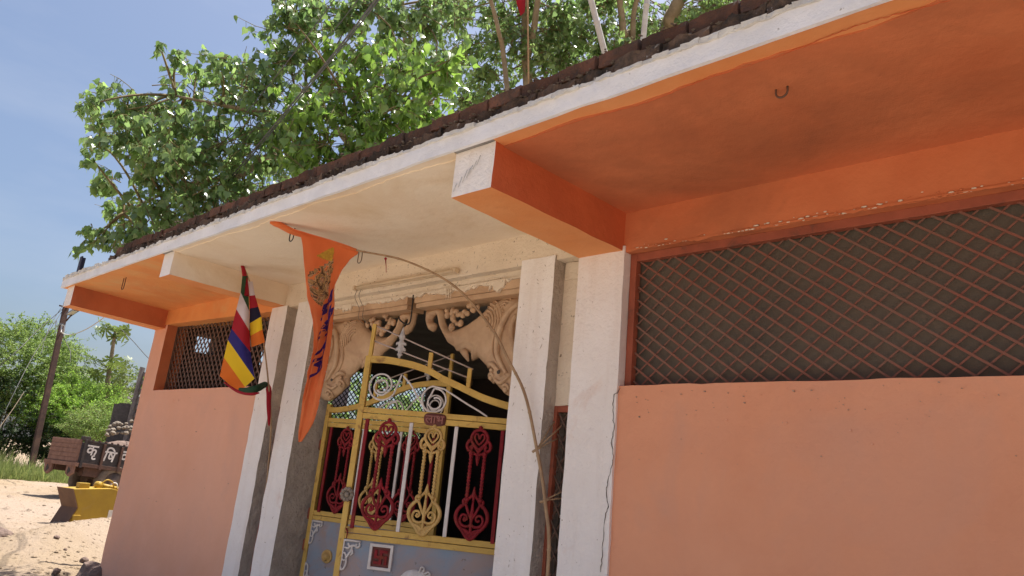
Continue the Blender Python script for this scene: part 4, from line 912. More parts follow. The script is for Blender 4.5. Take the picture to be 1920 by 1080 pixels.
for j in range(10):
    p = flag_pt(0.0, .58 + .02 * j); q.tube([p, p + Vector((random.uniform(-.03, 0), -.004, random.uniform(-.02, .006)))], .0012, 3)
q.build('frayed_thread', 'c_white', PF)

# five-colour striped flag
SF = thing('striped_flag', 'folded flag of green, white, red, blue, yellow and orange stripes on a thin leaning stick', 'flag', (-6.25, -.02, 0))
YP = -.46
pst = [at(497, 935, 1, .05), at(504, 866, 1, .01), at(508, 800, 1, -.10), at(505, 740, 1, -.20), at(498, 670, 1, -.28), at(487, 600, 1, -.38), at(470, 535, 1, -.50), at(455, 494, 1, -.60)]
q = MB(); bamboo(q, pst, .009, .006, node=.35); q.build('flag_stick', 'bamboo', SF)
def P3(z, y): return at(270 + z[0] / 4.909, 540 + z[1] / 4.909, 1, y)
rowsL = [((905, -110), (955, -110), 'c_green'), ((890, 40), (970, 215), 'c_white'), ((850, 195), (970, 392), 'c_red'), ((806, 375), (980, 590), 'c_blue'), ((773, 480), (1018, 832), 'c_yellow'), ((735, 640), (930, 912), 'c_orange'), ((697, 810), (850, 950), None)]
def sheet(q, rows, yl, yr, mats, wav=.012, k=6, n=10):
    for (a0, b0, m), (a1, b1, _) in zip(rows, rows[1:]):
        vs = []
        for j in range(k + 1):
            for i in range(n + 1):
                s, t = i / n, j / k; a = Vector(a0).lerp(Vector(a1), t); b = Vector(b0).lerp(Vector(b1), t); z = a.lerp(b, s)
                zt = (z[1] + 110) / 1000; y = yl + (yr - yl) * s - .13 + .20 * zt + wav * math.sin(s * 5 + zt * 3) * min(1, zt * 2)
                vs.append(P3(z, y))
        q.add(vs, [(j * (n + 1) + i, j * (n + 1) + i + 1, (j + 1) * (n + 1) + i + 1, (j + 1) * (n + 1) + i) for j in range(k) for i in range(n)], mats.index(m), True)
ML = ['c_green', 'c_white', 'c_red', 'c_blue', 'c_yellow', 'c_orange', 'c_navy']
q = MB(); sheet(q, rowsL, YP - .10, YP + .02, ML); fl = q.build('flag_cloth', ML, SF, fix=False)
rowsR = [((955, -60), (1000, -60), 'c_white'), ((968, 72), (1022, 66), 'c_red'), ((972, 190), (1052, 172), 'c_navy'), ((974, 325), (1080, 262), 'c_yellow'), ((980, 440), (1090, 380), 'c_orange'), ((990, 545), (1112, 500), None)]
q = MB(); sheet(q, rowsR, YP + .035, YP + .08, ML); q.build('flag_cloth', ML, SF, fix=False)
q = MB()   # gathered bottom corner twisted round the stick, and its hanging tail
q.tube(catmull([P3((880, 930), YP - .06), P3((960, 945), YP - .04), P3((1040, 925), YP), P3((1110, 890), -.24), P3((1145, 905), -.20)], 5), list(np.interp(np.linspace(0, 1, 21), [0, .3, .7, 1], [.012, .035, .030, .02])), 8, 0)
q.build('flag_twist', 'c_green', SF)
q = MB(); q.tube(catmull([P3((740, 870), YP - .1), P3((860, 950), YP - .06), P3((985, 975), YP - .04), P3((1060, 965), YP)], 5), [.006, .008, .010, .011, .012, .013, .014, .015, .016, .016, .015, .014, .012, .010, .008, .006], 8); q.build('flag_hem', 'c_red', SF)
q = MB(); P = catmull([P3((1140, 880), -.21), P3((1150, 960), -.20), P3((1148, 1060), -.19), P3((1150, 1180), -.19), P3((1152, 1270), -.19)], 5)
q.tube(P, list(np.interp(np.linspace(0, 1, len(P)), [0, .15, .6, .95, 1], [.012, .026, .020, .010, .004])), 8); q.build('flag_tail', 'c_red', SF)
q = MB(); P = catmull([at(449, 490, 1, -.62), at(455, 500, 1, -.61), at(459, 520, 1, -.60), at(461, 540, 1, -.59), at(461, 555, 1, -.58)], 5); q.tube(P, list(np.interp(np.linspace(0, 1, len(P)), [0, .5, 1], [.012, .022, .03])), 8); q.build('flag_knot', 'c_red', SF)

# ================================================================== FOLIAGE TOOLS
def np_mesh(name, V, F, m, smooth=False):
    me = bpy.data.meshes.new(name); V = np.asarray(V, np.float32); 
    F = [np.asarray(f, np.int32) for f in F]                       # list of arrays (n,k)
    me.vertices.add(len(V)); me.vertices.foreach_set('co', V.ravel())
    tot = sum(f.size for f in F); me.loops.add(tot); me.loops.foreach_set('vertex_index', np.concatenate([f.ravel() for f in F]))
    st = []; c = 0
    for f in F:
        st.append(c + np.arange(len(f)) * f.shape[1]); c += f.size
    me.polygons.add(sum(len(f) for f in F)); me.polygons.foreach_set('loop_start', np.concatenate(st).astype(np.int32))
    me.update(calc_edges=True); me.validate()
    me.materials.append(M[m] if isinstance(m, str) else m)
    if smooth: me.polygons.foreach_set('use_smooth', np.ones(len(me.polygons), bool))
    return me
# heart shaped leaf with a long drip tip; base at origin, tip along -z, blade across x
LV = np.array([(0, 0, 0), (.20, .02, .10), (.44, .05, -.06), (.50, .06, -.28), (.36, .03, -.55), (.14, 0, -.80), (0, -.02, -1.22), (0, -.05, -.30), (0, -.03, -.70)])
LV = np.vstack([LV, LV[[1, 2, 3, 4, 5]] * [-1, 1, 1]])             # 9..13
LT = np.array([(0, 1, 2), (0, 2, 7), (7, 2, 3), (7, 3, 4), (7, 4, 8), (8, 4, 5), (8, 5, 6), (0, 10, 9), (0, 7, 10), (7, 11, 10), (7, 12, 11), (7, 8, 12), (8, 13, 12), (8, 6, 13)])
def rand_rot(n, tilt, rs):
    """hanging leaves: mostly tip down, random heading and lean"""
    yaw = rs.uniform(0, 2 * np.pi, n); a = rs.normal(0, tilt, n); b = rs.normal(0, tilt, n) ; roll = rs.normal(0, .35, n)
    def rz(t): z = np.zeros_like(t); o = np.ones_like(t); return np.stack([np.stack([np.cos(t), -np.sin(t), z], -1), np.stack([np.sin(t), np.cos(t), z], -1), np.stack([z, z, o], -1)], -2)
    def rx(t): z = np.zeros_like(t); o = np.ones_like(t); return np.stack([np.stack([o, z, z], -1), np.stack([z, np.cos(t), -np.sin(t)], -1), np.stack([z, np.sin(t), np.cos(t)], -1)], -2)
    def ry(t): z = np.zeros_like(t); o = np.ones_like(t); return np.stack([np.stack([np.cos(t), z, np.sin(t)], -1), np.stack([z, o, z], -1), np.stack([-np.sin(t), z, np.cos(t)], -1)], -2)
    return rz(yaw) @ rx(a) @ ry(b) @ rz(roll)
def leaves_mesh(name, pos, size, tilt, m, rs, V=LV, T=LT, rots=None):
    n = len(pos); R = rots if rots is not None else rand_rot(n, tilt, rs)
    P = np.einsum('nij,kj->nki', R, V) * size[:, None, None] + pos[:, None, :]
    F = (T[None] + (np.arange(n) * len(V))[:, None, None]).reshape(-1, T.shape[1])
    return np_mesh(name, P.reshape(-1, 3), [F], m)
def twig_path(a, b, droop, rs, k=5):
    a, b = Vector(a), Vector(b); L = (b - a).length; o = []
    off = Vector(rs.normal(0, .10 * L, 3))
    for i in range(k + 1):
        t = i / k; p = a.lerp(b, t) + off * math.sin(math.pi * t); p.z += droop * L * (0.9 * t - 1.15 * t * t); o.append(p)
    return o
# ================================================================== PEEPAL TREE behind the temple
TREE = thing('peepal_tree', 'large peepal tree with heart shaped leaves rising behind the temple roof', 'tree', (-8.6, 6.6, 0))
def mk_tree():
    rs = np.random.default_rng(5)
    base = Vector((-8.6, 6.6, -0.2)); fork = Vector((-8.3, 6.3, 2.6))
    q = MB(); q.tube([base, base + Vector((.05, -.05, .5)), Vector((-8.5, 6.5, 1.5)), fork], [.62, .46, .40, .38], 14); trunk = q.build('trunk', 'bark', TREE)
    def limb(pts, r0, r1):
        q = MB(); P = catmull(pts, 6); q.tube(P, list(np.linspace(r0, r1, len(P))), 9); q.build('limb', 'bark', TREE); return P
    L = []
    L.append(limb([fork, atd(800, 190, 14.6), atd(752, 105, 14.2), atd(716, 40, 14.2), atd(690, -30, 14.2), atd(640, -130, 14.0)], .085, .035))
    L.append(limb([fork, atd(815, 215, 15.0), atd(768, 120, 15.0), atd(757, 40, 15.2), atd(752, -60, 15.2)], .07, .03))
    L.append(limb([fork, atd(990, 165, 15.0), atd(985, 110, 15.2), atd(984, 40, 15.4), atd(992, -80, 15.4)], .12, .05))
    L.append(limb([atd(985, 120, 15.2), atd(1000, 60, 15.0), atd(1010, -10, 15.0), atd(1030, -90, 15.0)], .085, .04))
    L.append(limb([fork, atd(950, 160, 14.4), atd(935, 60, 14.4), atd(915, -20, 14.4), atd(900, -90, 14.4)], .06, .025))
    L.append(limb([fork, atd(1168, 130, 15.2), atd(1168, 60, 15.2), atd(1162, 0, 15.2), atd(1150, -100, 15.2)], .10, .05))
    L.append(limb([atd(1178, 130, 15.2), atd(1186, 70, 15.3), atd(1190, 15, 15.4), atd(1215, -60, 15.4)], .07, .04))
    L.append(limb([fork, atd(1240, 90, 15.5), atd(1258, 35, 15.4), atd(1280, -20, 15.4), atd(1300, -110, 15.4)], .19, .09))
    L.append(limb([fork, Vector((-9.0, 5.2, 3.9)), atd(640, 250, 10.8), atd(530, 220, 10.8), atd(430, 200, 10.9), atd(330, 180, 11.0)], .075, .015))
    L.append(limb([fork, Vector((-9.2, 4.6, 3.6)), atd(560, 320, 10.9), atd(450, 330, 10.9), atd(340, 350, 11.0), atd(230, 400, 11.1)], .07, .012))
    L.append(limb([fork, Vector((-8.0, 4.8, 4.2)), atd(760, 240, 10.6), atd(700, 190, 10.0), atd(640, 170, 9.8)], .06, .015))
    LP = np.array([tuple(p) for l in L for p in l])
    # crown clumps: sight line, distance, radius (m), leaves, fresh?
    CL_ = []
    def c(px, py, d, r, n): CL_.append((atd(px, py, d), r, n))
    for px, py, r in ((430, 165, .75), (345, 225, .85), (265, 215, .6), (215, 205, .40), (175, 190, .25), (490, 240, .8), (410, 280, .8), (320, 290, .7), (240, 270, .45), (190, 265, .30), (455, 345, .75), (380, 370, .7), (315, 400, .65), (250, 395, .5), (210, 345, .35), (330, 440, .6), (255, 440, .5),
                      (195, 435, .33), (165, 445, .2), (500, 155, .7), (545, 100, .6), (560, 35, .7), (600, 10, .6), (540, 20, .4), (335, 105, .22), (370, 130, .22), (410, 110, .25), (300, 85, .12), (500, 300, .7), (420, 430, .7), (360, 330, .6), (480, 410, .6), (285, 330, .4), (175, 295, .18)):
        c(px, py, rs.uniform(10.3, 11.5), r * .80, int(520 * r * r + 110 * r))
    for px, py, r in ((655, 40, .45), (690, 10, .5), (740, 25, .55), (800, 40, .6), (850, 20, .6), (880, 90, .6), (915, 150, .55), (870, 185, .5), (950, 60, .6), (1000, 100, .6), (1040, 30, .7), (1060, 110, .65), (960, 190, .5), (1110, 60, .6), (1090, 150, .4), (1200, 40, .7), (1150, 90, .5), (1280, 40, .6),
                      (1340, 10, .7), (1420, -10, .7), (820, 130, .55), (720, 80, .4), (930, 10, .5), (1230, 100, .4), (780, 90, .35), (1000, 10, .5), (900, 240, .35), (1130, 0, .5)):
        c(px, py, rs.uniform(14.6, 16.2) if px > 820 else rs.uniform(11.2, 12.2), r if px > 820 else r * .8, int(800 * r * r + 120 * r))
    for i in range(46): c(rs.uniform(830, 1460), rs.uniform(-30, 210), rs.uniform(15.5, 18), rs.uniform(.4, .7), 170)
    for px, py, r in ((900, -70, 1.1), (1020, -80, 1.1), (1160, -70, 1.1), (1300, -80, 1.1), (1440, -90, 1.1), (900, -200, 1.3), (1060, -210, 1.3), (1260, -220, 1.3), (1000, -330, 1.4)):
        c(px, py, rs.uniform(14.2, 16.5), r, int(120 * r * r))
    for i in range(14): c(rs.uniform(900, 1500), rs.uniform(-150, 120), rs.uniform(17, 19), 1.1, 110)
    near = []
    for px, py, r in ((610, 130, .5), (680, 120, .5), (750, 130, .5), (810, 140, .42), (590, 210, .5), (660, 200, .6), (740, 210, .55), (800, 215, .3), (600, 280, .5), (680, 275, .5), (560, 300, .33), (720, 260, .45), (560, 250, .4), (840, 120, .3), (640, 320, .4)):
        near.append((atd(px, py, rs.uniform(9.3, 10.6)), r, int(800 * r * r + 100 * r)))
    def grow(clumps, mtx, size, tilt, name):
        tw = MB(); pt = MB(); pos = []; sz = []
        for cpt, r, n in clumps:
            cpt = Vector(cpt); j = int(np.argmin(((LP - np.array(cpt)) ** 2).sum(1))); root = Vector(LP[j])
            if (root - cpt).length > .25: tw.tube(twig_path(root, cpt, .15, rs, 6), list(np.linspace(.020, .010, 7)), 4)
            nt_ = max(3, n // 9)
            for k in range(nt_):
                d = Vector(rs.normal(0, 1, 3)); d.normalize(); d = d * (r * rs.uniform(.3, 1.15)) + (cpt - root).normalized() * (r * rs.uniform(0, .35)); d.z *= .8
                o_ = Vector(rs.normal(0, .28 * r, 3)); P = twig_path(cpt - d * .25 + o_, cpt + d + o_, .28, rs, 4); tw.tube(P, [.009, .008, .006, .005, .003], 3, cap=False)
                for i in range(max(1, n // nt_)):
                    t = rs.uniform(.25, 1.03) * 4; a = min(3, int(t)); p = P[a].lerp(P[a + 1], min(1, t - a)); e = p + Vector(rs.normal(0, 1, 3)).normalized() * .055 + Vector((0, 0, -.045))
                    pt.tube([p, p.lerp(e, .5) + Vector((0, 0, .012)), e], .0028, 3, cap=False); pos.append(tuple(e)); sz.append(size * rs.uniform(.65, 1.2))
        return tw, pt, np.array(pos), np.array(sz)
    tw1, pt1, pos1, sz1 = grow(CL_, 'leaf', .092, .45, 'foliage')
    tw2, pt2, pos2, sz2 = grow(near, 'leaf_near', .105, .5, 'foliage')
    props(tw1.build('twig', 'twig', TREE, fix=False), kind='stuff'); props(pt1.build('leaf_stalk', 'petiole', TREE, fix=False), kind='stuff')
    props(tw2.build('twig', 'twig', TREE, fix=False), kind='stuff'); props(pt2.build('leaf_stalk', 'petiole', TREE, fix=False), kind='stuff')
    off = np.array(TREE.location)
    # the 300 leaves that show largest stand as parts of their own
    e = np.array(EYE); order = np.argsort(np.linalg.norm(pos2 - e, axis=1) - sz2 * 8)
    pick = order[:300]; rest = order[300:]
    vars_ = []
    for k in range(6):
        V = LV.copy(); V[:, 1] *= rs.uniform(.4, 2.2); V[:, 0] *= rs.uniform(.88, 1.1); V[:, 1] += .10 * (V[:, 2] ** 2) * rs.normal(0, 1.0)
        vars_.append(np_mesh('leaf', V, [LT], 'leaf_near', True))
    for i in pick:
        yaw = rs.uniform(0, 6.28); o = copy_mesh_obj(vars_[int(rs.integers(6))], 'leaf', tuple(pos2[i] - off), (rs.normal(0, .5), rs.normal(0, .5), yaw), (sz2[i],) * 3, TREE)
    for nm, pos, sz, mt in (('foliage', pos2[rest], sz2[rest], 'leaf_near'), ('foliage', pos1, sz1, 'leaf')):
        o = bpy.data.objects.new(nm, leaves_mesh(nm, pos - off, sz, .5, mt, rs)); link(o, TREE); o['kind'] = 'stuff'
    # bare stub with pale torn bark at the roof edge
    q = MB(); q.tube([Vector((-7.3, 3.4, 3.3)), atd(800, 225, 10.4), atd(796, 205, 10.4)], [.05, .045, .03], 7); q.build('limb', 'bark', TREE)
mk_tree()

# ================================================================== BACKGROUND PLANTS
def blade_tpl():
    return np.array([(-.5, 0, 0), (.5, 0, 0), (.35, .12, .55), (-.35, .12, .55), (0, .35, 1.0)]), np.array([(0, 1, 2), (0, 2, 3), (3, 2, 4)])
def feathery(name, label, cat, ctr, rad, n_spray, m, seed, lf=.05, stems=5, group=None, droop=.5, spl=.9, dens=16):
    rs = np.random.default_rng(seed); base = Vector((ctr[0], ctr[1], -.05)); t = thing(name, label, cat, (base.x, base.y, 0), 0, group)
    q = MB(); tips = []
    for i in range(stems):
        a = rs.uniform(0, 6.28); e = Vector(ctr) + Vector((math.cos(a) * rad[0] * .6, math.sin(a) * rad[1] * .6, rs.uniform(-.3, .6) * rad[2]))
        P = twig_path(base, e, .1, rs, 6); q.tube(P, list(np.linspace(.02 * rad[2], .006 * rad[2], 7)), 6); tips += P[2:]
    q.build('trunk', 'twig', t); tp = np.array([tuple(p) for p in tips])
    tw = MB(); pos = []; sz = []; R = []
    for i in range(n_spray):
        d = Vector(rs.normal(0, 1, 3)); d.normalize(); k = rs.uniform(.45, 1.0) ** .6
        s = Vector(ctr) + Vector((d.x * rad[0], d.y * rad[1], d.z * rad[2])) * k
        lump = 1 + .28 * noise.noise(Vector(s) * (1.6 / max(rad)) * 2.2); s = Vector(ctr) + (s - Vector(ctr)) * lump
        if s.z < .15: s.z = .15 + rs.uniform(0, .3)
        o = Vector((d.x, d.y, abs(d.z) * .3 + .15)).normalized(); e = s + o * spl * rs.uniform(.6, 1.2); P = twig_path(s, e, -droop * .4, rs, 4)
        P[-1].z -= droop * .25 * spl; P[-2].z -= droop * .1 * spl
        tw.tube(P, [.010, .008, .006, .005, .003], 3, cap=False)
        for j in range(dens):
            x = rs.uniform(0.1, 1) * 4; a = min(3, int(x)); p = P[a].lerp(P[a + 1], x - a); pos.append(tuple(p + Vector(rs.normal(0, .02 + lf * .25, 3)))); sz.append(lf * rs.uniform(.6, 1.4))
    props(tw.build('twig', 'twig', t, fix=False), kind='stuff')
    V = np.array([(0, 0, 0), (.24, .03, -.4), (.18, .0, -.8), (0, -.06, -1.2), (-.18, 0, -.8), (-.24, .03, -.4)]); T = np.array([(0, 1, 5), (1, 2, 4), (1, 4, 5), (2, 3, 4)])
    pos = np.array(pos) - np.array(t.location); o = bpy.data.objects.new('foliage', leaves_mesh('foliage', pos, np.array(sz), 1.0, m, rs, V, T)); link(o, t); o['kind'] = 'stuff'
    return t
def ctr(px, py, d): return atd(px, py, d)
feathery('thorn_tree', 'tall feathery thorn tree at the left edge behind the dark pole', 'tree', ctr(38, 695, 44.5), (2.6, 2.4, 2.3), 1500, 'leaf_feather', 3, .105, 6, None, .9, 1.0, 34)
feathery('dark_scrub', 'dark scrub bush beneath the feathery thorn tree', 'bush', ctr(8, 792, 42), (1.9, 1.8, 1.8), 420, 'leaf_dark', 13, .12, 6, None, .4, .8, 22)
feathery('lime_shrub', 'bright lime green bushy shrub just right of the dark pole', 'bush', ctr(135, 775, 42.5), (2.5, 2.0, 1.5), 1100, 'leaf_lime', 4, .085, 7, None, .7, .9, 32)
feathery('thorn_bush', 'mid green thorny bush behind the lime shrub below the papaya', 'bush', ctr(150, 752, 46), (2.4, 1.8, 1.0), 600, 'leaf_feather', 5, .10, 6, None, .5, .9, 22)
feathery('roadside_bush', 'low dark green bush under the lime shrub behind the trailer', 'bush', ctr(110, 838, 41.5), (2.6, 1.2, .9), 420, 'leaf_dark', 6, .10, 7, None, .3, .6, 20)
feathery('pale_weed_bush', 'pale grey green weed bush behind the trailer tailgate', 'bush', ctr(185, 806, 38.5), (1.4, 1.0, .8), 420, 'leaf_feather', 16, .075, 6, None, .6, .8, 24)
feathery('far_bush', 'small loose bush by the pale blue far wall right of the papaya', 'bush', ctr(236, 724, 48), (1.4, 1.0, .9), 140, 'leaf_papaya', 17, .17, 5, None, .4, .8, 10)
# grass belt along the road
def mk_grass():
    rs = np.random.default_rng(8); V, T = blade_tpl(); pos = []; sz = []; R = []
    for i in range(16000):
        px = rs.uniform(-160, 150); d = rs.uniform(33.5, 41); y = 905 + (px) * .0
        p = atd(px, 880, d); g = Vector((p.x, p.y, 0)); den = noise.noise(Vector((g.x * .5, g.y * .5, 2))) + .35
        if rs.uniform() > den + .35: continue
        pos.append((g.x, g.y, ground_h(g.x, g.y) - .02)); k = (1.0 if rs.uniform() < .8 else 1.7); h = rs.uniform(.15, .8) * rs.uniform(.4, 1) * k * (1.3 if px < 20 else 1.0); sz.append((rs.uniform(.016, .035), h))
    pos = np.array(pos); sz = np.array(sz); n = len(pos); R = rand_rot(n, .28, rs)
    P = np.einsum('nij,nkj->nki', R, V[None] * np.stack([sz[:, 0], sz[:, 1] * .5, sz[:, 1]], -1)[:, None, :]) + pos[:, None, :]
    F = (T[None] + (np.arange(n) * 5)[:, None, None]).reshape(-1, 3)
    o = bpy.data.objects.new('grass', np_mesh('grass', P.reshape(-1, 3), [F], 'grass')); COL.objects.link(o); props(o, 'tall dry weeds and grass along the far roadside', None, None, 'stuff')
mk_grass()
# papaya tree: thin stem, two whorls of lobed leaves
def papaya():
    rs = np.random.default_rng(9); d = 42; b = atd(190, 830, d); b.z = 0; top = atd(216, 622, d); mid = atd(206, 690, d)
    t = thing('papaya_tree', 'slender papaya tree with two whorls of lobed leaves between shrub and temple corner', 'tree', (b.x, b.y, 0))
    q = MB(); q.tube(catmull([b, atd(197, 770, d), atd(202, 715, d), mid, atd(211, 655, d), top], 4), list(np.linspace(.16, .07, 21)), 8); q.build('trunk', 'bark', t)
    q = MB(); q.tube(catmull([atd(196, 772, d), atd(208, 745, d), atd(221, 725, d)], 4), .05, 6); q.build('limb', 'bark', t)
    out = []
    for k in range(9):
        for s, (an, L) in enumerate(((-100, .55), (-60, .8), (-25, .95), (0, 1.0), (25, .95), (60, .8), (100, .55))): pass
    lobes = [(-115, .55), (-75, .8), (-35, .95), (0, 1.05), (35, .95), (75, .8), (115, .55)]
    V = [(0, 0, 0)]; T = []
    for an, L in lobes:
        a = R_(an); d0 = Vector((math.sin(a), 0, -math.cos(a))); sd = Vector((math.cos(a), 0, math.sin(a))); i = len(V)
        for p in (d0 * .35 * L + sd * .06, d0 * .7 * L + sd * .12, d0 * L, d0 * .7 * L - sd * .12, d0 * .35 * L - sd * .06): V.append((p.x, -.25 * p.length ** 2, p.z))
        T += [(0, i, i + 4), (i, i + 1, i + 3), (i, i + 3, i + 4), (i + 1, i + 2, i + 3)]
    me = np_mesh('papaya_leaf', np.array(V), [np.array(T)], 'leaf_papaya', True)
    off = Vector(t.location); ps = MB()
    for c_, n, rad, s0 in ((top, 24, 1.0, .50), (mid + Vector((0, 0, -.1)), 30, 1.3, .56), (atd(222, 724, d), 8, .6, .5)):
        for i in range(n):
            a = i * 2.4 + rs.uniform(-.3, .3); el = rs.uniform(-.35, .75); h = Vector((math.cos(a) * math.cos(el), math.sin(a) * math.cos(el), math.sin(el))); e = c_ + h * rad * rs.uniform(.55, 1.05); e.z -= .10
            ps.tube([c_, c_.lerp(e, .6) + Vector((0, 0, .10)), e], .014, 4, cap=False)
            copy_mesh_obj(me, 'leaf', e - off, (rs.normal(-.55, .3), rs.normal(0, .3), a + math.pi / 2 + math.pi), (s0 * rs.uniform(.75, 1.15),) * 3, t)
    ps.build('leaf_stalk', 'petiole', t)['kind'] = 'stuff'
    q = MB()
    for i in range(6): q.ball(top + Vector((.10 * math.cos(i), .10 * math.sin(i), -.18 - .05 * (i % 3))), .09, 0, 8, (.8, .8, 1.2))
    q.build('fruit_cluster', 'leaf_papaya', t)
papaya()

# ================================================================== POLE, CABLES, LAMP
pb = at(55, 893, 2, 0.0); PX, PY = pb.x, pb.y
UP = thing('utility_pole', 'dark rusty steel utility pole with a street lamp standing by the scrub', 'pole', (PX, PY, 0))
def onpole(px, py): return at(px, py, 1, PY)
ptop = onpole(122, 585); ptop2 = onpole(126, 566)
q = MB(); a_, b_ = Vector((PX, PY, -.3)), Vector(ptop2)
D_ = (b_ - a_); side = D_.cross(Vector((.69, .73, 0))).normalized()
q.obox((a_ + b_) / 2, D_ / 2, Vector((.115, .0, 0)), Vector((0, .11, 0))); q.build('shaft', 'pole_steel', UP, bevel=.01)
q = MB(); c_ = onpole(112, 573); d_ = onpole(127, 577); q.obox((c_ + d_) / 2, (d_ - c_) / 2, (0, .03, 0), (0, 0, .035)); q.build('cross_arm', 'pole_steel', UP)
q = MB(); q.tube(catmull([onpole(124, 602), onpole(129, 596), onpole(134, 591)], 4), .035, 6); q.build('lamp_arm', 'pole_steel', UP)
q = MB(); c_ = onpole(137, 585); ax = (onpole(145, 580) - onpole(130, 590)) / 2
q.obox(c_, ax, (0, .13, 0), ax.cross(Vector((0, 1, 0))).normalized() * .045); q.build('lamp_head', 'lamp_grey', UP, bevel=.02)
q = MB(); q.obox(c_ + Vector((.05, -.04, -.055)), ax * .7, (0, .10, 0), ax.cross(Vector((0, 1, 0))).normalized() * .012); q.build('lamp_lens', 'lamp_glass', UP)
q = MB(); P = [onpole(121, 611), onpole(127, 611), onpole(125, 624), onpole(120, 624), onpole(121, 611)]; q.tube([p + Vector((0, -.12, 0)) for p in P], .03, 5); q.build('wire_bracket', 'lamp_glass', UP)
q = MB(); q.obox(onpole(119, 609) + Vector((0, -.1, 0)), (.13, 0, 0), (0, .06, 0), (0, 0, .05)); q.build('clamp', 'lamp_grey', UP)
def cable(pts, r, label, grp='overhead cables', k=8, m='cable'):
    q = MB(); q.tube(catmull(pts, k), r, 5); return props(q.build('overhead_cable', m), label, 'cable', grp)
far1 = onpole(118, 570); far2 = onpole(127, 562)
E1 = Vector((-1.9, 1.2, 7.7))
cable([far2, at(330, 452, 0, -14.6), at(386, 388, 0, -10.9), at(520, 228, 0, -7.2), at(628, 98, 0, -5.6), at(700, 5, 0, -4.7), at(760, -80, 0, -4.1)], .0095, 'thicker of the paired grey cables crossing in front of the peepal crown')
cable([far2, at(333, 456, 0, -14.6), at(391, 390, 0, -10.9), at(527, 226, 0, -7.2), at(634, 97, 0, -5.6), at(706, 5, 0, -4.7), at(766, -80, 0, -4.1)], .008, 'lower of the paired grey cables crossing in front of the peepal crown')
cable([far2, at(305, 415, 0, -13.0), at(420, 265, 0, -9.0), at(520, 140, 0, -7.0), at(600, 36, 0, -5.9), at(640, -20, 0, -5.4)], .0055, 'thin upper grey cable crossing the left of the peepal crown')
cable([far1, at(345, 385, 0, -13.0), at(440, 285, 0, -9.0), at(560, 135, 0, -6.9), at(640, 40, 0, -5.9), at(700, -40, 0, -5.2)], .0045, 'thinnest grey cable between the paired cables and the upper one')
cable([onpole(119, 578), at(70, 620, 1, PY - 1), at(35, 655, 1, PY - 2), at(-40, 720, 1, PY - 3)], .016, 'cable sagging from the pole top to the left edge, upper of three', 'service wires round the pole')
cable([onpole(119, 580), at(85, 632, 1, PY - 1), at(55, 680, 1, PY - 2), at(10, 770, 1, PY - 3)], .012, 'cable sloping from the pole head into the thorn tree', 'service wires round the pole')
cable([onpole(120, 570), at(100, 600, 1, PY - .5), at(84, 636, 1, PY - 1), at(78, 662, 1, PY - 1.2)], .012, 'short wire hanging steeply left of the pole head', 'service wires round the pole')
cable([onpole(110, 612), onpole(114, 622), onpole(130, 628), at(160, 618, 1, PY), at(195, 595, 1, PY), at(240, 555, 1, PY)], .022, 'pale wire looping from the pole clamp towards the temple eave', 'service wires round the pole', 6, 'lamp_glass')
cable([onpole(118, 626), onpole(126, 646), onpole(132, 660), onpole(131, 680)], .016, 'loose wire end curling down the right of the pole', 'service wires round the pole')
cable([onpole(108, 618), onpole(106, 600), onpole(104, 612), onpole(107, 640)], .014, 'thin wire loop dangling left of the lamp clamp', 'service wires round the pole')
cable([at(225, 615, 1, 9), at(250, 640, 1, 9), at(275, 668, 1, 9), at(310, 700, 1, 9)], .018, 'far thin wire crossing the gap beside the temple corner', 'service wires round the pole')
cable([at(45, 735, 1, PY - 3), at(22, 770, 1, PY - 3), at(0, 800, 1, PY - 3), at(-20, 830, 1, PY - 3)], .012, 'pale stay wire slanting down at the left edge', 'service wires round the pole', 6, 'lamp_glass')

az0 = YAW + math.atan((150 - 960) / FPX); lf = Vector((math.sin(az0), math.cos(az0), 0)); lr = Vector((math.cos(az0), -math.sin(az0), 0))   # away / right as seen towards the road
# ================================================================== FARM TRAILER
A = at(146, 868, 2, 1.02); dist_dir = Vector((math.sin(YAW), math.cos(YAW), 0)); rr_ = Vector((math.cos(YAW), -math.sin(YAW), 0))
az = R_(30); sdirn = lr * math.cos(az) + lf * math.sin(az)
TRL = thing('farm_trailer', 'old black and brown farm trailer with white hand painted letters and plank tailgate', 'trailer', (A.x, A.y, 0), math.atan2(sdirn.y, sdirn.x))
# local: x along the lettered side (away to the right), y away from the viewer, z up; pitched a little towards its drawbar
PT = R_(-3.2)
def tp(x, y, z): return (x * math.cos(PT) + (z - 1.0) * math.sin(-PT) * 0, y, z + x * math.sin(PT))
def tbox(name, m, x0, x1, y0, y1, z0, z1, bev=.006, par=None, prs=None):
    q = MB(); q.box(x0, x1, y0, y1, z0, z1); q.v = [tp(*p) for p in q.v]; o = q.build(name, m, par or TRL, True, bevel=bev); return o
tbox('bed_floor', 'trailer_rust', 0, 3.4, 0, 1.45, .96, 1.03)
tbox('side_board', 'trailer_black', 0.05, 3.4, -.02, .03, 1.03, 1.66); tbox('side_board', 'trailer_black', 0.05, 3.4, 1.42, 1.47, 1.03, 1.66)
tbox('front_board', 'trailer_black', 3.36, 3.41, .03, 1.42, 1.03, 1.66)
tg = tbox('tailgate', 'plank', -.05, -.005, 0.02, 1.43, 1.03, 1.68)
for z in (1.10, 1.22, 1.35, 1.48, 1.60): tbox('plank', 'plank', -.062, -.048, 0.03, 1.42, z - .055, z + .055, .006, tg)
for x in (.02, .62, 1.20, 1.80, 2.4, 3.0): tbox('side_post', 'trailer_rust' if x > .1 else 'trailer_black', x, x + .075, -.07, -.02, .90, 1.70 if x < .1 else 1.64)
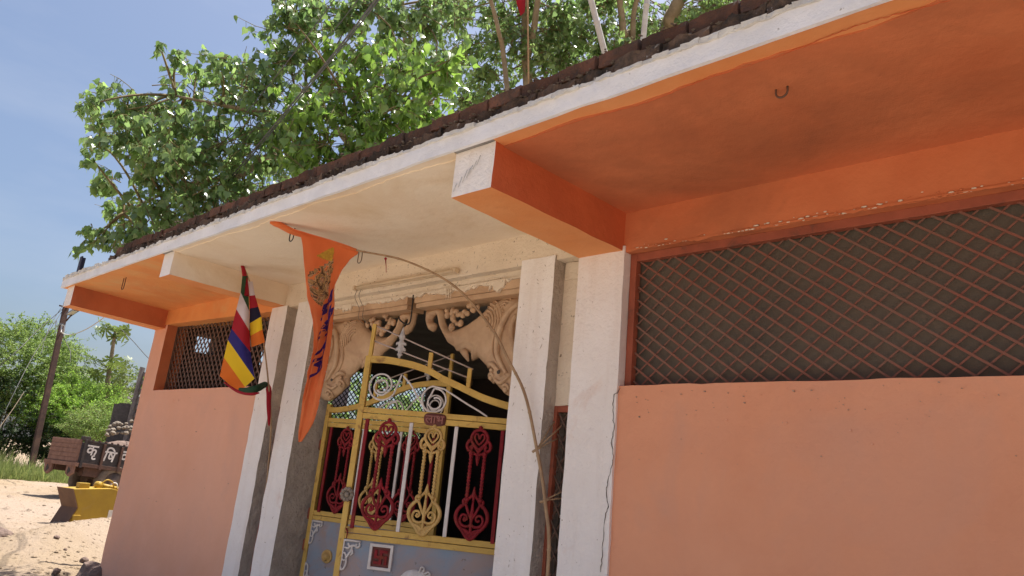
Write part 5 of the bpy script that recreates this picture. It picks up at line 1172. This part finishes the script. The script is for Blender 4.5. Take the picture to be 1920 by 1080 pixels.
tbox('top_rail', 'trailer_black', 0.05, 3.4, -.045, .05, 1.64, 1.69); tbox('bottom_rail', 'trailer_rust', 0, 3.4, -.06, .05, .93, 1.04); tbox('corner_cap', 'trailer_black', -.03, .18, -.06, .10, 1.66, 1.78, .01)
for i in range(16): tbox('rail_hook', 'trailer_rust', .25 + i * .2, .30 + i * .2, -.055, -.01, 1.69, 1.725, .004)
tbox('rear_beam', 'plank', -.10, .0, -.05, 1.50, .92, 1.03)
for y in (.02, 1.08): 
    q = MB(); q.prism([tp(-.08, y, .92), tp(-.08, y + .36, .92), tp(-.08, y + .34, .70), tp(-.08, y + .18, .62), tp(-.08, y, .72)], (.06, 0, 0)); br = q.build('rear_bracket', 'plank', TRL, True, bevel=.005)
    q = MB(); q.prism([tp(-.084, y + .22, .90), tp(-.084, y + .10, .78), tp(-.084, y + .22, .68), tp(-.084, y + .26, .78)], (-.004, 0, 0)); q.build('hole_shade_plate', 'black_iron', br, True)  # black plate painted in for the dark of the bracket hole
tbox('chassis_beam', 'trailer_rust', .0, 3.6, .35, .47, .76, .93); tbox('chassis_beam', 'trailer_rust', 0, 3.6, 1.03, 1.15, .76, .93); tbox('hanging_plate', 'trailer_rust', .25, .95, .05, .30, .68, .93); tbox('axle', 'trailer_rust', 1.16, 1.28, -.02, 1.45, .47, .60)
def wheel(x, y, rad=.52, wd=.26):
    t = bpy.data.objects.new('wheel', None); t.location = (x, y, rad); link(t, TRL)
    q = MB(); q.lathe([(rad * .56, -wd / 2 + .03), (rad * .64, -wd / 2), (rad * .9, -wd / 2), (rad * .985, -wd * .36), (rad, -wd * .2), (rad, wd * .2), (rad * .985, wd * .36), (rad * .9, wd / 2), (rad * .64, wd / 2), (rad * .56, wd / 2 - .03)], (0, 0, 0), (0, 1, 0), 30); q.build('tyre', 'tyre', t, True)
    q = MB(); q.lathe([(rad * .57, -wd * .42), (rad * .50, -wd * .40), (rad * .46, -wd * .1), (rad * .2, -wd * .16), (rad * .18, -wd * .5), (.02, -wd * .5)], (0, 0, 0), (0, 1, 0), 24); q.build('rim', 'rim', t, True)
    for i in range(5):
        a = i * 1.2566; q = MB(); q.lathe([(.018, 0), (.018, .03), (.01, .034)], (rad * .32 * math.cos(a), -wd * .14, rad * .32 * math.sin(a)), (0, -1, 0), 6); q.build('wheel_nut', 'rim', t, True)
for x, y in ((1.22, .10), (1.22, 1.30)): wheel(x, y)
def tlet(body, x, z, h, shear, order=None):
    vs, fs = text_mesh(body, 1.0, .0, shear, .018); xs = [v.x for v in vs]; ys = [v.y for v in vs]; k = h / (max(ys) - min(ys)); x0 = (min(xs) + max(xs)) / 2; z0 = (min(ys) + max(ys)) / 2
    q = MB(); q.add([tp(x + (v.x - x0) * k, -.024, z + (v.y - z0) * k) for v in vs], fs); q.build('painted_letter', 'letter_white', TRL, True)
tlet('कृ', .33, 1.36, .40, .10); tlet('िष', .92, 1.38, .42, .22); tlet('का', 1.52, 1.38, .33, .08)
q = MB(); q.lathe([(.045, 0), (.05, .008), (.03, .01)], tp(1.50, -.024, 1.12), (0, -1, 0), 12); q.build('rivet', 'letter_white', TRL, True)
# load of straw and earth heaped behind it
q = MB(); c_ = at(232, 822, 1, 9.5)
vs = []; n = 14
for i in range(n + 1):
    for j in range(n + 1):
        u, v = i / n * 2 - 1, j / n * 2 - 1; h = max(0, 1 - (u * u + v * v)) ** .7; x, y = c_.x + u * 3.2, c_.y + v * 2.0
        vs.append((x, y, -.05 + h * 1.9 + .12 * noise.noise(Vector((x * 2, y * 2, 1))) * h))
q.add(vs, [(i * (n + 1) + j, (i + 1) * (n + 1) + j, (i + 1) * (n + 1) + j + 1, i * (n + 1) + j + 1) for i in range(n) for j in range(n)], 0, True)
props(q.build('straw_heap', 'straw'), 'dry yellow straw heap behind the lettered trailer', 'heap')

# ================================================================== YELLOW LOADER ATTACHMENT
LB = at(116, 985, 2, 0.0); ld = Vector((-.62, .30, 0)); 
la = lr * math.cos(R_(22)) + lf * math.sin(R_(22)); lb = Vector((-la.y, la.x, 0))     # along its face, and away from the viewer
LD = thing('loader_attachment', 'yellow steel loader attachment with notched end and hydraulic ram lying by the road', 'machine part', (LB.x, LB.y, 0), math.atan2(la.y, la.x))
K = 1.0 / (5.4 * FPX / (LB - EYE).length)            # metres per zoomed pixel at its distance
cy = 1 / math.cos(R_(22))
def lp(zx, zy): return ((zx - 265) * K * cy, 0.0, (985 - zy) * K * .98 + (zx - 265) * K * .10)
fp = [lp(285, 690), lp(575, 700), lp(870, 800), lp(1000, 850), lp(1000, 1010), lp(295, 1005), lp(352, 850)]
q = MB(); q.prism(fp, (-.10, .46, .0)); q.build('notched_body', 'loader', LD, True, bevel=.01)
q = MB(); ce = [lp(287, 688), lp(352, 850), lp(295, 1004)]; ce = [Vector(p) + Vector((-.012, -.004, 0)) for p in ce]; bk = [p + Vector((-.10, .47, .0)) for p in ce[::-1]]
q.add([tuple(p) for p in ce + bk], [(0, 1, 4, 5), (1, 2, 3, 4)]); o = q.build('cutting_edge', 'loader_edge', LD, True); sm_ = o.modifiers.new('t', 'SOLIDIFY'); sm_.thickness = .012
def lbox(name, m, z0, z1, y0, y1, bev=.006, par=None):
    a_, b_ = lp(*z0), lp(*z1); q = MB(); q.box(min(a_[0], b_[0]), max(a_[0], b_[0]), y0, y1, min(a_[2], b_[2]), max(a_[2], b_[2])); return q.build(name, m, par or LD, True, bevel=bev)
lbox('lifting_lug', 'loader', (340, 645), (418, 700), .10, .25); lbox('gusset_plate', 'loader', (322, 905), (378, 990), -.05, -.002)
hp = lbox('hinge_plate', 'loader', (672, 855), (842, 950), -.03, -.002, .02)
lbox('white_sticker', 'letter_white', (590, 885), (648, 972), -.006, -.002, 0)
q = MB(); c_ = Vector(lp(762, 900)); q.lathe([(.135, 0), (.135, .03), (.10, .035), (.09, .02), (.03, .025)], (c_.x, -.03, c_.z), (0, -1, 0), 20); hub = q.build('pivot_hub', 'loader_edge', LD, True)
for i in range(8):
    a = i * math.pi / 4; q = MB(); q.lathe([(.018, 0), (.018, .018), (.008, .02)], (c_.x + .10 * math.cos(a), -.064, c_.z + .10 * math.sin(a)), (0, -1, 0), 6); q.build('bolt', 'rubble', hub, True)
q = MB(); q.tube([Vector(lp(800, 885)) + Vector((0, -.08, 0)), Vector(lp(860, 850)) + Vector((0, -.05, 0)), Vector(lp(960, 830)) + Vector((0, 0, 0))], .03, 8); q.build('hose', 'black_iron', LD, True)
a_, b_, c2 = Vector(lp(500, 672)), Vector(lp(680, 722)), Vector(lp(870, 785))
for p in (a_, b_, c2): p.y = .20
q = MB(); q.tube([a_, b_], .048, 14); q.tube([b_ - (b_ - a_).normalized() * .03, b_ + (b_ - a_).normalized() * .03], .058, 14); q.build('ram_barrel', 'loader', LD, True)
q = MB(); q.tube([b_, c2], .026, 10); q.build('ram_rod', 'chrome', LD, True)
q = MB(); q.lathe([(.07, -.06), (.07, .06)], a_, (0, 1, 0), 16); q.build('ram_eye', 'loader', LD, True)
q = MB(); q.tube(catmull([a_ + Vector((.04, -.05, .04)), a_ + Vector((.12, -.06, .11)), a_ + Vector((.24, -.06, .07)), a_ + Vector((.30, -.05, -.04))], 6), .014, 6); q.build('hose', 'loader', LD, True)
q = MB(); q.tube(catmull([b_ + Vector((-.25, -.05, .08)), b_ + Vector((-.19, -.06, .13)), b_ + Vector((-.12, -.06, .11)), b_ + Vector((-.08, -.05, .02))], 6), .013, 6); q.build('hose', 'letter_white', LD, True)

# ================================================================== ROCKS, RUIN, SHED
def rock(name, c, r, m, label, cat, seed, sq=(1, 1, .7), group=None):
    q = MB(); b = bmesh.new(); bmesh.ops.create_icosphere(b, subdivisions=3, radius=1.0); o = Vector((seed * 3.1, seed * 1.7, seed))
    for v in b.verts:
        p = v.co.copy(); k = 1 + .32 * noise.noise(p * 1.2 + o) + .12 * noise.noise(p * 3.5 + o); v.co = Vector((p.x * sq[0], p.y * sq[1], p.z * sq[2])) * k * r
    q.add([tuple(v.co + Vector(c)) for v in b.verts], [tuple(v.index for v in f.verts) for f in b.faces]); b.free()
    return props(q.build(name, m), label, cat, group)
c_ = at(182, 1078, 2, .06); rock('rock', (c_.x, c_.y, c_.z - .02), .22, 'rock', 'grey brown rock lying against the left corner of the temple wall', 'rock', 3, (1, .9, .75))
c_ = at(4, 1010, 2, .05); rock('mossy_stone', (c_.x - .12, c_.y, .06), .17, 'rock', 'dark mossy stone at the left edge below the road', 'rock', 5, (1, 1, .8))
for i, (px, py, r) in enumerate(((100, 1033, .045), (118, 1048, .03), (155, 1060, .06), (105, 1079, .05))):
    c_ = at(px, py, 2, .03); rock('stone', (c_.x, c_.y, ground_h(c_.x, c_.y) + r * .4), r, 'rock', ('small dark stone on the sand nearest the temple corner', 'small pointed stone on the sand below the wire shadows', 'flat stone half buried beside the corner rock', 'brick fragment at the bottom edge of the sand')[i], 'stone', 20 + i, (1, .8, .7))
# rubble pile by the ruined wall
rs2 = random.Random(3); k = 0
for row in range(3):
    for j in range(7):
        px = 203 + j * 8.2 + rs2.uniform(-3, 3) + row * 1; py = 815 - row * 8.5 + rs2.uniform(-2, 2) - j * 1.2
        c_ = atd(px, py, 33.5 + row * .12 + rs2.uniform(-.1, .1)); rock('rubble_stone', c_, rs2.uniform(.07, .125), 'rubble', 'pale rubble stone tumbled at the foot of the ruined wall', 'stone', 40 + k, (1.5, 1, .75), 'stones of the tumbled rubble heap'); k += 1
q = MB(); c_ = atd(232, 835, 34.2); vs = []
for i in range(13):
    for j in range(9):
        u, v = i / 6 - 1, j / 4 - 1; h = max(0, 1 - u * u) ** .5 * max(0, 1 - v * v) ** .5; vs.append((c_.x + u * 1.6 * lr.x + v * .8 * lf.x, c_.y + u * 1.6 * lr.y + v * .8 * lf.y, -.1 + 1.95 * h))
q.add(vs, [(i * 9 + j, (i + 1) * 9 + j, (i + 1) * 9 + j + 1, i * 9 + j + 1) for i in range(12) for j in range(8)], 0, True); props(q.build('earth_heap', 'rock'), 'brown earth heap carrying the tumbled pale stones', 'heap')
RW = thing('ruined_wall', 'grey broken mud brick wall beside the left corner of the temple', 'wall', tuple(Vector((atd(262, 800, 35).x, atd(262, 800, 35).y, 0))))
p0 = atd(252, 800, 35); p0.z = 0; rw_d = lr * .8 + lf * .6
bm_ = []
for kk in range(3):
    q = MB(); q.rbox(-.19, .19, -.11, .11, -.085, .085, .06, .02, freq=6 + kk); bm_.append(q.mesh('mud_brick', 'far_brick', True))
for row in range(27):
    for j in range(7 - row // 9):
        p = p0 + rw_d * (j * .40 + (.2 if row % 2 else 0)) + Vector((0, 0, .09 + row * .178)); copy_mesh_obj(bm_[(row + j) % 3], 'mud_brick', p - Vector(RW.location), (rs2.uniform(-.03, .03), rs2.uniform(-.03, .03), math.atan2(rw_d.y, rw_d.x) + rs2.uniform(-.05, .05)), (1, 1, 1), RW)
q = MB(); q.obox(p0 - rw_d * .28 + Vector((0, 0, 2.5)), rw_d * .07, (-.06, .08, 0), (0, 0, 2.5)); q.build('corner_post', 'shed', RW)
SH = thing('board_fence', 'dark weathered board fence between lime shrub and ruined wall', 'fence', tuple(Vector((atd(225, 800, 36).x, atd(225, 800, 36).y, 0))))
s0 = atd(207, 800, 36); s1 = atd(246, 800, 36); s0.z = s1.z = 0; dd = (s1 - s0); nb = 8; ub = unit_bar('shed')
for i in range(nb):
    p = s0 + dd * ((i + .5) / nb) + Vector((0, .04 * (i % 2), 0)); copy_mesh_obj(ub, 'board', p + Vector((0, 0, 1.75)) - Vector(SH.location), (0, rs2.uniform(-.02, .02), math.atan2(dd.y, dd.x)), (dd.length / nb * 1.9, .03, 3.4 + rs2.uniform(-.12, .12)), SH)
for z in (.7, 2.3): copy_mesh_obj(ub, 'fence_rail', (s0 + s1) / 2 + Vector((0, .06, z)) - Vector(SH.location), (0, 0, math.atan2(dd.y, dd.x)), (dd.length, .05, .09), SH)
fb = atd(232, 790, 52); FB = thing('far_building', 'pale blue grey building far beyond the papaya and fence', 'building', (fb.x, fb.y, 0), math.atan2(lr.y, lr.x))
q = MB(); q.box(-1.8, 9, 0, 5, -.2, 4.6); q.build('wall', 'shed_blue', FB, True); q = MB(); q.prism([(-2.1, -.4, 4.6), (-2.1, 5.4, 4.6), (-2.1, 2.5, 5.5)], (11.5, 0, 0)); q.build('roof', 'shed', FB, True)
q = MB(); q.box(.2, 1.4, -.04, .02, 1.6, 3.0); q.build('window', 'black_iron', FB, True)

# ================================================================== THINGS ON THE ROOF
POST = thing('metal_post', 'short dark steel post standing up at the left corner of the roof', 'post', (-9.56, -1.05, 3.40))
q = MB(); q.box(-.04, .04, -.012, .0, -.05, .34); q.box(-.04, -.028, .002, .05, -.05, .34); q.build('angle_iron', 'navy_steel', POST, True)
q = MB(); q.rbox(-.09, .09, -.07, .07, -.06, .03, .04, .015, freq=8); q.build('mortar_foot', 'lime', POST, True)
def pole_on_roof(pts, r, label, m):
    t = thing('bamboo_flagpole', label, 'pole', tuple(pts[0]), 0, 'bleached bamboo poles on the roof'); q = MB(); bamboo(q, pts, r, r * .85, 4, node=.42); q.build('bamboo_pole', m, t); return t
def dn(px, py, px2, py2, d0, d1, zlow=3.4):
    a_, b_ = atd(px, py, d0), atd(px2, py2, d1); u = (b_ - a_); s_ = (zlow - a_.z) / u.z; return [a_ + u * s_, a_, b_, b_ + u * 1.2]
pole_on_roof(dn(1133, 95, 1108, 0, 7.9, 8.1), .036, 'bleached bamboo pole leaning left above the roof edge', 'bamboo_white')
pole_on_roof(dn(1206, 72, 1213, 0, 8.6, 8.8), .036, 'bleached bamboo pole standing upright above the roof edge', 'bamboo_white')
t = thing('red_pennant', 'small red cloth pennant hanging high among the peepal limbs', 'flag', tuple(atd(975, -60, 12.5)))
q = MB(); a_ = [atd(966, -40, 12.5), atd(968, 5, 12.5), atd(976, 30, 12.5)]; b_ = [atd(988, -40, 12.6), atd(985, 0, 12.6), atd(984, 22, 12.6)]
q.add([tuple(p) for p in a_ + b_], [(0, 1, 4, 3), (1, 2, 5, 4)], 0, True); o = q.build('cloth', 'c_red', t); o.modifiers.new('t', 'SOLIDIFY').thickness = .004
q = MB(); p_ = [atd(990, 60, 12.55), atd(989, -40, 12.55), atd(988, -140, 12.55)]; u_ = p_[0] - p_[1]; q.tube([p_[0] + u_ * ((3.4 - p_[0].z) / u_.z)] + p_, .018, 6); q.build('stick', 'bamboo', t)
# purple cloth, plus white sheets added as the bright outdoors behind the openings
t = thing('washing_line', 'purple washing, with white sheets added for brightness, seen through the wire mesh inside the gate', 'laundry', (-10.6, 3.2, 0))
def hang(y0, y1, z0, z1, x, m, name):
    q = MB(); n = 12; vs = [(x + .05 * math.sin(i * 1.3) * (1 - j / 6), y0 + (y1 - y0) * i / n, z1 - (z1 - z0) * j / 6) for j in range(7) for i in range(n + 1)]
    q.add(vs, [(j * (n + 1) + i, j * (n + 1) + i + 1, (j + 1) * (n + 1) + i + 1, (j + 1) * (n + 1) + i) for j in range(6) for i in range(n)], 0, True); o = q.build(name, m, t, fix=False); o.modifiers.new('t', 'SOLIDIFY').thickness = .004
hang(2.55, 3.35, 1.9, 3.35, -10.6, 'c_purple', 'purple_cloth'); hang(3.45, 3.75, 2.5, 3.4, -10.55, 'c_white', 'white_cloth'); hang(2.1, 2.5, 2.6, 3.4, -10.65, 'c_white', 'white_cloth'); hang(.62, .95, 2.9, 3.38, -10.62, 'c_white', 'white_cloth'); hang(1.5, 1.9, 2.9, 3.38, -10.58, 'c_white', 'white_cloth')
q = MB(); q.tube([(-10.6, .6, 3.42), (-10.6, 3.2, 3.38), (-10.6, 6.2, 3.42)], .006, 5); q.build('line', 'cable', t)
q = MB(); q.tube([(-10.6, .6, -.1), (-10.6, .6, 3.5)], .03, 6); q.build('line_post', 'bamboo', t); q = MB(); q.tube([(-10.6, 6.2, -.1), (-10.6, 6.2, 3.5)], .03, 6); q.build('line_post', 'bamboo', t)
feathery('side_shrub', 'dark shrub outside the wire mesh seen through the gate', 'bush', (-11.4, 5.0, 1.9), (.8, 1.3, 1.6), 200, 'leaf', 21, .12, 5, None, .4, .5, 14)
